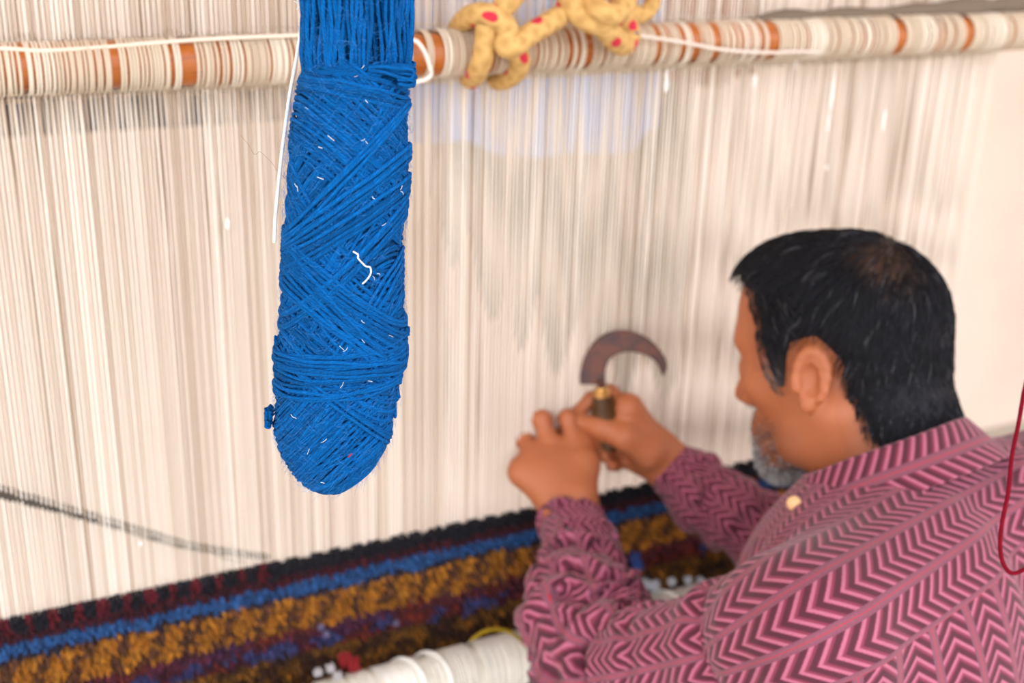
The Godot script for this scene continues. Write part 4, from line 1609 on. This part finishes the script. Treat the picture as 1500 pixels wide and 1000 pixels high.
func make_clothes(person: Node3D, off: Vector3) -> void:
	var cloth := chevron_cloth()
	var up := (neck - pelvis).normalized()
	# ---- folds of the shirt, added to the trunk and arms
	var nz := FastNoiseLite.new()
	nz.frequency = 9.0
	nz.fractal_octaves = 2
	nz.seed = 3
	var f := torso_field(0.0)
	var hum := (el_l - sh_l).normalized()
	f.extra = func(p: Vector3, d: float) -> float:
		if absf(d) > 0.05:
			return d
		var a := arm_uv(p, sh_l, el_l, wr_l)
		var near := smoothstep(0.10, 0.07, a.z)
		var fold := 0.0
		if near > 0.0:
			# gathers round the elbow and down the forearm; a soft crease at the armhole
			var crush := smoothstep(0.10, 0.22, a.x) * near
			var w := nz.get_noise_3d(p.x * 2.4, p.y * 2.4, p.z * 2.4)
			fold += crush * (0.0052 * sin(a.x * 120.0 + sin(a.y) * 3.0 + w * 4.0) + 0.0022 * sin(a.x * 210.0 - sin(a.y * 2.0) * 2.6 + w * 5.0) + 0.007 * w + 0.004) * smoothstep(0.49, 0.44, a.x)
			fold += near * 0.004 * sin(a.x * 95.0 + a.y * 1.5) * smoothstep(0.0, 0.05, a.x) * smoothstep(0.14, 0.08, a.x)
			var seam := (p - sh_l).dot(hum) - 0.075
			fold -= 0.007 * exp(-seam * seam / 0.00006) * near
		var ar := arm_uv(p, sh_r, el_r, wr_r)
		var nr := smoothstep(0.10, 0.07, ar.z)
		if nr > 0.0:
			var w := nz.get_noise_3d(p.x * 2.0 + 5.0, p.y * 2.0, p.z * 2.0)
			fold += nr * smoothstep(0.12, 0.25, ar.x) * (0.004 * sin(ar.x * 110.0 + w * 4.0) + 0.007 * w + 0.003) * smoothstep(0.45, 0.40, ar.x)
		# wide soft folds over the back
		var bk := p - nape
		fold += 0.0045 * nz.get_noise_3d(p.x * 1.1, p.y * 0.7, p.z * 0.9 + 3.0)
		fold += 0.003 * sin(bk.dot(body_r) * 55.0 + bk.dot(up) * 30.0 + 1.0) * smoothstep(-0.10, -0.25, bk.dot(up))
		return d - fold
	var b := Buf.new()
	nets(f, Vector3(0.38, 0.46, -0.01), Vector3(1.06, 1.16, 0.76), 0.0062, b, 0.03)
	# ---- cut the cloth along its seams: sleeves, yoke and back
	var g := PackedFloat32Array()
	for p in b.v:
		g.append(minf((p - sh_l).dot(hum) - 0.075, 0.105 - arm_uv(p, sh_l, el_l, wr_l).z))
	var two := cut(b, g)
	var sleeve_l: Buf = two[0]
	b = two[1]
	var hum_r := (el_r - sh_r).normalized()
	g = PackedFloat32Array()
	for p in b.v:
		g.append(minf((p - sh_r).dot(hum_r) - 0.07, 0.10 - arm_uv(p, sh_r, el_r, wr_r).z))
	two = cut(b, g)
	var sleeve_r: Buf = two[0]
	b = two[1]
	# the opening for the neck
	g = PackedFloat32Array()
	var ncx := Vector3(-0.0778, 0.751, -0.6557).normalized()
	for p in b.v:
		var o := p - Vector3(0.7516, 1.0774, 0.3163)
		var r := (o - ncx * o.dot(ncx)).length()
		g.append(-minf(0.068 - r, o.dot(ncx) + 0.055))
	two = cut(b, g)
	b = two[0]
	# yoke above, back panel below: the cloth is laid over the shoulders from the point `at`, bands running along ya
	var yn := (up * 0.62 - body_f * 0.75 - body_r * 0.15).normalized()
	var ya := Vector3(0.247, 0.050, -0.022).normalized()
	ya = (ya - yn * ya.dot(yn)).normalized()
	var yb := yn.cross(ya)
	if yb.y > 0.0:
		yb = -yb
	var at := P(1306, 780, 0.95)
	var lay := func(p: Vector3) -> Vector2:   # in bands: along, and down the back
		var o := p - at
		var h := maxf(o.dot(yn) + 0.20, 0.01)
		return Vector2(atan2(o.dot(ya), h), atan2(o.dot(yb), h)) * (0.20 / BAND)
	g = PackedFloat32Array()
	for p in b.v:
		g.append(2.0 - lay.call(p).y)
	two = cut(b, g)
	var yoke: Buf = two[0]
	var panel: Buf = two[1]
	for k in yoke.v.size():
		var q: Vector2 = lay.call(yoke.v[k])
		yoke.uv[k] = Vector2(q.x * BAND / STEP, q.y)
	for k in panel.v.size():
		var o := panel.v[k] - at
		panel.uv[k] = Vector2(-o.dot(up) / STEP, (o.dot(ya) * 0.9 + o.dot(yb) * 0.12) / BAND + 0.3)
	var arms := [[sleeve_l, sh_l, el_l, wr_l, 1.0], [sleeve_r, sh_r, el_r, wr_r, -1.0]]
	for q in arms:
		var s: Buf = q[0]
		for k in s.v.size():
			var a := arm_uv(s.v[k], q[1], q[2], q[3])
			var w := 0.12 * nz.get_noise_3d(s.v[k].x * 2.0, s.v[k].y * 2.0, s.v[k].z * 2.0) * smoothstep(0.14, 0.24, a.x)
			s.uv[k] = Vector2(-a.x / STEP + w, q[4] * a.y * 0.060 / BAND + 0.35 + w)
	for s in [yoke, panel, sleeve_l, sleeve_r]:
		for k in s.v.size():
			s.v[k] += off
	var shirt := obj("shirt", yoke.mesh(), cloth, person)
	shirt.set_meta("label", "maroon shirt woven with pink chevrons between red border lines")
	obj("back_panel", panel.mesh(), cloth, shirt)
	obj("sleeve", sleeve_l.mesh(), cloth, shirt)
	obj("sleeve", sleeve_r.mesh(), cloth, shirt)
	# ---- cuffs
	for q in [[wr_l - (wr_l - el_l).normalized() * 0.009, el_l, 0.0330, 0.0], [wr_r - (wr_r - el_r).normalized() * 0.012, el_r, 0.0310, 1.0]]:
		var dir: Vector3 = (q[0] - q[1]).normalized()
		var s0: Vector3 = q[0] - dir * 0.052
		var cb := Buf.new()
		ring_cloth(cb, [[s0, q[2] + 0.006], [s0 + dir * 0.006, q[2] + 0.0085], [s0 + dir * 0.020, q[2] + 0.004], [s0 + dir * 0.036, q[2] + 0.001], [s0 + dir * 0.052, q[2]], [s0 + dir * 0.0535, q[2] - 0.0012], [s0 + dir * 0.052, q[2] - 0.003], [s0 + dir * 0.03, q[2] - 0.004]], dir, 0.0016, off)
		obj("cuff", cb.mesh(), cloth, shirt)
	make_collar(shirt, cloth, off)
	# ---- trousers and feet below the frame
	var tr := Field.new()
	var hip := pelvis + Vector3(0, -0.02, 0)
	var kn := []
	for s in [-1.0, 1.0]:
		var h: Vector3 = hip + body_r * (s * 0.085)
		var kne: Vector3 = h + body_f * 0.40 + body_r * (s * 0.05) + Vector3(0, 0.015, 0)
		var ank: Vector3 = kne + Vector3(0, -0.44, 0) - body_f * 0.03
		kn.append(ank)
		tr.cap(h, kne, 0.098, 0.070, 0.05)
		tr.cap(kne, ank, 0.070, 0.058, 0.03)
	tr.cap(hip - body_r * 0.07, hip + body_r * 0.07, 0.118, 0.118, 0.05)
	var tb := Buf.new()
	nets(tr, Vector3(0.5, 0.02, 0.02), Vector3(1.15, 0.70, 0.78), 0.012, tb)
	for k in tb.v.size():
		tb.v[k] += off
	obj("trousers", tb.mesh(), mat(c8(24, 24, 30), 0.9), person)
	for a in kn:
		var ff := Field.new()
		var heel: Vector3 = Vector3(a.x, 0.036, a.z) - body_f * 0.03
		ff.cap(a, heel, 0.036, 0.034, 0.03)
		ff.cap(heel, heel + body_f * 0.15 + Vector3(0, -0.010, 0), 0.034, 0.026, 0.03)
		ff.cap(heel + body_f * 0.15 - body_r * 0.02 + Vector3(0, -0.012, 0), heel + body_f * 0.15 + body_r * 0.02 + Vector3(0, -0.012, 0), 0.024, 0.024, 0.02)
		var fb := Buf.new()
		nets(ff, heel - Vector3(0.12, 0.06, 0.25), heel + Vector3(0.12, 0.16, 0.12), 0.008, fb)
		for k in fb.v.size():
			fb.v[k] += off
			fb.c[k] = Color.WHITE
		obj("foot", fb.mesh(), mat(c8(150, 96, 66), 0.6), person)
	# the low bench he sits on
	var bench := thing("bench", "low wooden bench under the man in the chevron shirt, below the frame", "bench", Vector3(pelvis.x, 0, pelvis.z + 0.03))
	var wd := wood_mat(c8(96, 66, 40), c8(124, 88, 54), c8(140, 102, 66))
	var sb := Buf.new()
	sb.box(Vector3(-0.30, 0.355, -0.15), Vector3(0.30, 0.395, 0.17), 0.005)
	obj("seat", sb.mesh(), wd, bench)
	for s in [[-0.26, -0.11], [0.26, -0.11], [-0.26, 0.13], [0.26, 0.13]]:
		var lb := Buf.new()
		lb.box(Vector3(s[0] - 0.022, 0, s[1] - 0.022), Vector3(s[0] + 0.022, 0.356, s[1] + 0.022), 0.004)
		obj("leg", lb.mesh(), wd, bench)


func ring_cloth(b: Buf, rows: Array, ax: Vector3, wav: float, off: Vector3) -> void:
	var ref := (Vector3.UP - ax * ax.y).normalized()
	var bi := ax.cross(ref)
	var seg := 48
	var base := b.v.size()
	var along := 0.0
	for j in rows.size():
		if j > 0:
			along += (rows[j][0] - rows[j - 1][0]).length()
		for k in seg + 1:
			var a := TAU * k / seg
			var r: float = rows[j][1] + wav * sin(a * 3.0 + 0.6) + wav * 0.6 * sin(a * 7.0 + j)
			var o := ref * cos(a) + bi * sin(a)
			b.vert(rows[j][0] + o * r + off, o if j < rows.size() - 2 else -o, Vector2(a * 0.04 / STEP * 1.5, along / BAND + 0.2))
	for j in rows.size() - 1:
		for k in seg:
			var q := base + j * (seg + 1) + k
			b.tri(q, q + 1, q + seg + 1); b.tri(q + 1, q + seg + 2, q + seg + 1)


func make_collar(shirt: Node3D, cloth: Material, off: Vector3) -> void:
	# a fall collar: a band round the neck, folded over and down, open at the throat
	var c := Vector3(0.7516, 1.0774, 0.3163)
	var ax := Vector3(-0.0778, 0.751, -0.6557).normalized()
	var fw := (body_f - ax * body_f.dot(ax)).normalized()
	var rt := fw.cross(ax).normalized()
	var b := Buf.new()
	var seg := 96
	# profile: [outward, along the neck] from the inner foot over the fold to the outer edge and back under
	var prof := [[-0.014, -0.040], [-0.006, -0.020], [-0.003, -0.006], [-0.0015, 0.0005], [0.0008, 0.0022], [0.0035, 0.0008], [0.0075, -0.008], [0.013, -0.020], [0.019, -0.033], [0.0225, -0.041], [0.0222, -0.0428], [0.020, -0.0420], [0.0165, -0.034], [0.010, -0.020], [0.005, -0.008]]
	var len := PackedFloat32Array([0.0])
	for q in range(1, prof.size()):
		len.append(len[q - 1] + Vector2(prof[q][0] - prof[q - 1][0], prof[q][1] - prof[q - 1][1]).length())
	for k in seg + 1:
		var t := float(k) / seg * 2.0 - 1.0
		var a := t * 2.55   # angle from the nape
		var o := fw * -cos(a) + rt * sin(a)
		var front := smoothstep(1.7, 2.55, absf(a))
		var cen := c - ax * (0.018 * front) + fw * 0.006 * front
		for q in prof.size():
			var dn: float = prof[q][1]
			if q >= 7 and q <= 13:   # the points of the collar are longer
				dn *= 1.0 + 0.75 * front
			var p: Vector3 = cen + o * (0.079 + prof[q][0] + 0.0012 * sin(a * 4.0 + 1.0)) + ax * (dn + 0.0014 * sin(a * 3.0))
			var nq := mini(q + 1, prof.size() - 1)
			var pq := maxi(q - 1, 0)
			var tg := Vector2(prof[nq][0] - prof[pq][0], prof[nq][1] - prof[pq][1])
			b.vert(p + off, (o * -tg.y + ax * tg.x).normalized(), Vector2(-a * 0.092 / STEP, 1.0 + (len[q] - 0.0735) / 0.050))
	var m := prof.size()
	for k in seg:
		for q in m - 1:
			var i0 := k * m + q
			b.tri(i0, i0 + 1, i0 + m); b.tri(i0 + 1, i0 + m + 1, i0 + m)
	obj("collar", b.mesh(), cloth, shirt)
	# the buttons on the collar's point and beside it
	for q in [[1163, 737, 1.052, 0.0062], [1204, 744, 1.035, 0.0038]]:
		var bb := Buf.new()
		var p := P(q[0], q[1], q[2])
		var no := (EYE - p).normalized()
		var s: Vector3 = no.cross(Vector3.UP).normalized()
		var u := s.cross(no)
		var pr := [[0.0, 0.0016], [0.55, 0.0014], [0.75, 0.0021], [0.95, 0.0018], [1.0, 0.0], [0.9, -0.002]]
		for k in 25:
			var a := TAU * k / 24.0
			for w in pr:
				bb.vert(p + (s * cos(a) + u * sin(a)) * (q[3] * w[0]) + no * w[1] + off, (no + (s * cos(a) + u * sin(a)) * w[0] * w[0]).normalized())
		for k in 24:
			for w in pr.size() - 1:
				var i0 := k * pr.size() + w
				bb.tri(i0, i0 + 1, i0 + pr.size()); bb.tri(i0 + 1, i0 + pr.size() + 1, i0 + pr.size())
		obj("button", bb.mesh(), mat(c8(232, 184, 128), 0.4), shirt).set_meta("label", "pale tan shirt button")


# ------------------------------------------------------------------ the knotted rope on the rod
func rope_mat() -> StandardMaterial3D:
	var img := Image.create(128, 512, false, Image.FORMAT_RGBA8)
	var hg := Image.create(128, 512, false, Image.FORMAT_RGBA8)
	var nz := FastNoiseLite.new()
	nz.frequency = 0.06
	var r2 := RandomNumberGenerator.new()
	r2.seed = 4
	var spots := []
	for k in 14:
		spots.append([r2.randf(), (k + r2.randf_range(0.2, 0.8)) / 14.0, false])
	for y in 512:
		for x in 128:
			var u := x / 128.0
			var v := y / 512.0
			var a := sin((u * 6.0 + v * 40.0) * TAU * 0.5)
			var b := sin((u * 6.0 - v * 40.0) * TAU * 0.5)
			var h := maxf(a, b) * 0.5 + 0.5
			var n := nz.get_noise_2d(x, y)
			var c := c8(184, 142, 80).lerp(c8(216, 174, 108), clampf(h * 0.7 + n * 0.4 + 0.15, 0, 1))
			for s in spots:
				var du := absf(u - s[0])
				du = minf(du, 1.0 - du) * 0.065
				var dv := absf(v - s[1]) * 0.30
				if du * du / 0.000022 + dv * dv / 0.00003 + n * 0.25 < 1.0:
					c = c8(60, 90, 150) if s[2] else c8(200, 40, 62)
			img.set_pixel(x, y, c)
			hg.set_pixel(x, y, Color(h, h, h))
	var m := mat(Color.WHITE, 0.85)
	m.albedo_texture = ImageTexture.create_from_image(img)
	m.heightmap_enabled = true
	m.heightmap_texture = ImageTexture.create_from_image(hg)
	m.heightmap_scale = 0.06
	return m


func make_rope() -> void:
	var m := rope_mat()
	var o := thing("rope", "thick tan rope with red flecks knotted round the wound rod", "rope", PZ(720, 75, 0.03))
	var R := 0.0098
	var sp := func(list: Array) -> PackedVector3Array:
		var pts := []
		for q in list:
			pts.append((q if q is Vector3 else PZ(q[0], q[1], q[2])) - o.position)
		return curve(pts, 10)
	# down from above, behind the knot, round the rod's right side and up again behind
	var b := Buf.new()
	b.tube(sp.call([Vector3(0.56, 1.93, 0.03), Vector3(0.52, 1.60, 0.07), [790, -60, 0.085], [762, -18, 0.080], [735, 14, 0.072], [722, 36, 0.058], [728, 60, 0.052], [752, 72, 0.060], [762, 92, 0.052], [748, 112, 0.032], [728, 116, 0.004], [716, 92, -0.022], [712, 52, -0.018], [706, 24, 0.012]]), R, 14, false, 0.30)
	obj("strand", b.mesh(), m, o)
	# the turn that wraps the rod on the left, its arch, and the strand leaving to the upper right
	b = Buf.new()
	b.tube(sp.call([[671, 44, 0.006], [684, 27, 0.040], [706, 20, 0.066], [730, 28, 0.076], [744, 46, 0.078], [740, 66, 0.080], [752, 68, 0.082], [776, 50, 0.078], [806, 32, 0.074], [826, 18, 0.074], [833, -4, 0.076], [840, -60, 0.08], Vector3(0.60, 1.62, 0.07), Vector3(0.63, 1.93, 0.03)]), R, 14, false, 0.30)
	obj("strand", b.mesh(), m, o)
	b = Buf.new()
	b.tube(sp.call([[713, 34, 0.068], [711, 62, 0.066], [706, 88, 0.062], [697, 108, 0.042], [688, 114, 0.008], [676, 88, -0.020], [668, 58, -0.012], [671, 44, 0.006]]), R * 0.98, 14, false, 0.30)
	obj("strand", b.mesh(), m, o)
	# the second knot, bulky, hanging to the right
	b = Buf.new()
	b.tube(sp.call([[833, -6, 0.076], [845, 16, 0.084], [868, 32, 0.092], [888, 28, 0.096], [905, 16, 0.086], [912, -4, 0.068], [902, -22, 0.056], [880, -20, 0.070], [868, 2, 0.088], [874, 26, 0.094], [890, 44, 0.090], [902, 58, 0.080], [913, 64, 0.068], [921, 52, 0.058], [916, 30, 0.056], [908, 8, 0.056], [914, -20, 0.056]]), R * 1.12, 14, false, 0.30)
	obj("knot", b.mesh(), m, o)
	b = Buf.new()
	b.tube(sp.call([[858, 6, 0.080], [876, 14, 0.102], [896, 22, 0.104], [912, 12, 0.094], [920, -6, 0.080]]), R * 0.95, 14, false, 0.30)
	obj("knot", b.mesh(), m, o)
	b = Buf.new()
	b.tube(sp.call([[905, -4, 0.050], [922, 14, 0.046], [938, 22, 0.046], [952, 12, 0.048], [958, -8, 0.05], [962, -40, 0.05], [966, -70, 0.05]]), R * 0.8, 14, false, 0.30)
	obj("strand", b.mesh(), m, o)
	# frayed blue end
	b = Buf.new()
	for k in 10:
		b.tube(sp.call([[928, 44, 0.058], [931 + k % 3, 48 + k % 4, 0.060 + 0.001 * k], [930 + rng.randf_range(-4, 6), 52 + rng.randf_range(-3, 4), 0.060 + rng.randf_range(-0.004, 0.004)]]), 0.0012, 5)
	obj("frayed_end", b.mesh(), mat(c8(48, 74, 130), 0.9), o)
	# a pale thread looped round the rod beside the skein
	b = Buf.new()
	b.tube(sp.call([[604, 58, 0.054], [612, 62, 0.056], [622, 76, 0.057], [629, 96, 0.056], [632, 108, 0.053], [624, 116, 0.052], [610, 120, 0.050], [600, 122, 0.046]]), 0.0016, 7)
	for k in b.v.size():
		b.v[k] += o.position
	tag(obj("thread_loop", b.mesh(), mat(c8(246, 236, 226), 0.9)), "loose white thread looped over the rod just right of the blue skein", "thread")


# ------------------------------------------------------------------ the knife and the loose yarns
func make_small_things() -> void:
	make_knife()
	# white thread hanging beside the skein
	var b := Buf.new()
	var pts := []
	for q in [[452, -60, 0.700], [447, 0, 0.700], [441, 40, 0.700], [433, 90, 0.700], [424, 140, 0.700], [417, 190, 0.700], [411, 240, 0.702], [407, 285, 0.703], [403, 320, 0.704], [402, 355, 0.705]]:
		pts.append(P(q[0] + rng.randf_range(-0.6, 0.6), q[1], q[2]))
	pts.push_front(P(470, -175, 0.70))
	var cp := curve(pts, 12)
	var rr := PackedFloat32Array()
	for k in cp.size():
		rr.append(0.00105 + rng.randf_range(-0.00006, 0.00008))
	rr[cp.size() - 1] = 0.0011
	b.tube(cp, rr, 8, false, 0.004)
	var wm := mat(c8(250, 248, 244), 0.9)
	tag(obj("white_thread", b.mesh(), wm), "fine white thread hanging straight down along the left side of the blue skein", "thread")
	b = Buf.new()
	for k in 14:
		var c := P(444 + rng.randf_range(-3, 4), 4 + rng.randf_range(-9, 9), 0.70)
		b.tube(curve([c, c + Vector3(rng.randf_range(-1, 1), rng.randf_range(-1, 1), rng.randf_range(-1, 1)) * 0.002, c + Vector3(rng.randf_range(-1.4, 0.6), rng.randf_range(-1, 1), 0) * 0.004], 4), 0.0003, 4)
	tag(obj("thread_fluff", b.mesh(), mat(c8(246, 248, 250), 0.9)), "tuft of white fluff on the fine white thread at the top of the skein", "fluff")
	# a wisp of brown fibre left of the skein
	b = Buf.new()
	b.tube(curve([P(352, 198, 0.76), P(364, 212, 0.755), P(373, 226, 0.75), P(380, 222, 0.745), P(388, 228, 0.74), P(398, 238, 0.735), P(408, 252, 0.725), P(420, 262, 0.705)], 6), 0.00011, 4)
	tag(obj("wool_fibre", b.mesh(), mat(c8(150, 110, 80), 0.9)), "single thin brown wool fibre sticking out left of the blue skein", "fibre")
	# dark red yarn that hangs in a loop at the right edge
	b = Buf.new()
	pts = []
	for q in [[1640, -420, 0.88], [1610, 100, 0.87], [1560, 420, 0.86], [1522, 490, 0.86], [1503, 560, 0.86], [1492, 620, 0.86], [1482, 670, 0.86], [1477, 720, 0.858], [1468, 765, 0.856], [1465, 800, 0.855], [1470, 826, 0.854], [1482, 839, 0.853], [1500, 834, 0.852], [1530, 815, 0.85], [1570, 760, 0.85], [1600, 640, 0.85], [1650, 200, 0.86], [1680, -420, 0.88]]:
		pts.append(P(q[0], q[1], q[2]))
	b.tube(curve(pts, 10), 0.0015, 8, false, 0.012)
	tag(obj("red_yarn", b.mesh(), yarn_mat(c8(150, 16, 40))), "dark red yarn hanging in a loop in front of the man's shoulder", "yarn")
	# ochre yarn loop lying over the lower beam
	b = Buf.new()
	pts = []
	for q in [[690, 938, 0.085], [706, 926, 0.094], [726, 921, 0.098], [748, 926, 0.104], [766, 940, 0.108], [782, 958, 0.106], [800, 978, 0.106]]:
		pts.append(PZ(q[0], q[1], q[2]))
	b.tube(curve(pts, 8), 0.0020, 7, false, 0.012)
	tag(obj("ochre_yarn", b.mesh(), yarn_mat(c8(190, 150, 40))), "ochre yarn end curling over the white lower beam beside the sleeve", "yarn")
	# fluff caught between carpet and beam
	fluff("red_fluff", "small red tuft of wool on the carpet's lower edge above the white beam", [[505, 966, 0.05], [518, 974, 0.06]], c8(156, 36, 40), 0.009)
	fluff("white_fluff", "white tuft of wool at the carpet's lower edge, left of the red tuft", [[466, 985, 0.06], [484, 978, 0.06], [494, 990, 0.07]], c8(206, 200, 200), 0.0055)
	fluff("white_fluff", "largest white tuft of wool above the lower beam between the man's sleeves", [[944, 856, 0.055], [958, 858, 0.06]], c8(214, 220, 228), 0.008)
	fluff("white_fluff", "pair of small white tufts of wool beside the largest tuft between the sleeves", [[984, 852, 0.06], [1008, 850, 0.06], [1026, 851, 0.06]], c8(222, 226, 232), 0.006)
	fluff("blue_fluff", "wisp of blue wool on the carpet between the man's sleeves", [[930, 815, 0.015], [934, 830, 0.018]], c8(60, 90, 160), 0.008)
	fluff("purple_fluff", "pale violet wisp of wool on the carpet left of the near sleeve", [[470, 918, 0.015], [478, 928, 0.017], [580, 912, 0.016]], c8(124, 116, 150), 0.004)


func fluff(called: String, label: String, spots: Array, col: Color, size: float) -> void:
	var b := Buf.new()
	for s in spots:
		var c := PZ(s[0], s[1], s[2])
		for k in 90:
			var d := Vector3(rng.randf_range(-1, 1), rng.randf_range(-0.8, 1), rng.randf_range(-1, 1))
			var e := Vector3(rng.randf_range(-1, 1), rng.randf_range(-1, 1), rng.randf_range(-1, 1))
			b.tube(curve([c - d * size * 0.4, c + e * size * 0.7, c + d * size * 0.8], 4), size * 0.045, 4)
	tag(obj(called, b.mesh(), mat(col, 0.95)), label, "wool tuft")


func make_knife() -> void:
	var o := thing("carpet_knife", "crescent-bladed carpet knife of dark iron with a wooden handle in the weaver's right hand", "knife", P(885, 590, 1.315))
	var zc := 1.310
	# blade outline, outer edge then inner edge
	var outer := [[850, 563], [850, 549], [855, 526], [869, 502], [888, 488], [908, 483], [930, 486], [950, 495], [966, 510], [976, 526], [978, 539], [973, 551]]
	var inner := [[970, 549], [964, 534], [954, 524], [940, 518], [924, 515], [908, 517], [897, 523], [890, 534], [887, 548], [888, 564]]
	var line := []
	for q in outer + inner:
		line.append(P(q[0], q[1], zc) - o.position)
	var oc := curve(line.slice(0, outer.size()), 5)
	var ic := curve(line.slice(outer.size()), 5)
	var poly := PackedVector3Array(oc)
	poly.append_array(ic)
	var flat := PackedVector2Array()
	var ex := cam_right
	var ey := -cam_down
	var nn := -cam_ahead
	for p in poly:
		flat.append(Vector2(p.dot(ex), p.dot(ey)))
	# the blade's faces are set in from its outline, which leaves a ground bevel
	var b := Buf.new()
	var back := func(v: Vector2, h: float) -> Vector3: return ex * v.x + ey * v.y + nn * h
	var turn := 0.0   # the outline's sense
	for k in flat.size():
		turn += flat[k].cross(flat[(k + 1) % flat.size()])
	var outs := PackedVector2Array()
	for k in flat.size():
		var d := (flat[(k + 1) % flat.size()] - flat[(k + flat.size() - 1) % flat.size()]).normalized()
		outs.append(Vector2(d.y, -d.x) * signf(turn))
	var tri := Geometry2D.triangulate_polygon(flat)
	for side in [1.0, -1.0]:
		var base := b.v.size()
		for w in flat.size():
			b.vert(back.call(flat[w] - outs[w] * 0.0013, 0.0018 * side), nn * side, flat[w] * 20.0)
		for t in range(0, tri.size(), 3):
			b.tri(base + tri[t], base + tri[t + 1], base + tri[t + 2])
	for k in flat.size():
		var q := (k + 1) % flat.size()
		for side in [1.0, -1.0]:
			var ids := []
			for w in [k, q]:
				var on := outs[w]
				var no: Vector3 = (ex * on.x + ey * on.y + nn * side * 0.8).normalized()
				ids.append(b.vert(back.call(flat[w], 0.0), no))
				ids.append(b.vert(back.call(flat[w] - on * 0.0013, 0.0018 * side), no))
			b.tri(ids[0], ids[2], ids[3]); b.tri(ids[0], ids[3], ids[1])
	var iron := mat(Color.WHITE, 0.48, 0.35)
	iron.albedo_texture = noise_tex(0.018, 31, [c8(52, 40, 40), c8(66, 44, 40), c8(104, 56, 40), c8(58, 46, 48)], 256)
	iron.uv1_triplanar = true
	iron.uv1_scale = Vector3.ONE * 9.0
	obj("blade", b.mesh(), iron, o)
	# tang, ferrule and handle
	var a := P(880, 560, 1.311) - o.position
	var hd := P(893, 672, 1.335) - o.position
	var dir := (hd - a).normalized()
	b = Buf.new()
	b.tube(PackedVector3Array([a - dir * 0.002, a + dir * 0.012]), 0.0042, 12)
	obj("tang", b.mesh(), iron, o)
	b = Buf.new()
	var f0 := a + dir * 0.007
	b.tube(PackedVector3Array([f0, f0 + dir * 0.001, f0 + dir * 0.006, f0 + dir * 0.008]), PackedFloat32Array([0.0076, 0.0090, 0.0096, 0.0090]), 20)
	obj("ferrule", b.mesh(), mat(c8(214, 160, 92), 0.3, 0.7), o)
	b = Buf.new()
	var hp := PackedVector3Array()
	var hr := PackedFloat32Array()
	for k in 16:
		var t := k / 15.0
		hp.append(f0 + dir * (0.008 + 0.060 * t))
		hr.append(0.0100 + 0.0044 * sin(t * PI * 0.9) - 0.003 * smoothstep(0.9, 1.0, t))
	b.tube(hp, hr, 20)
	var hw := wood_mat(c8(56, 34, 16), c8(86, 56, 24), c8(70, 42, 18))
	hw.uv1_scale = Vector3.ONE * 14.0
	obj("handle", b.mesh(), hw, o)
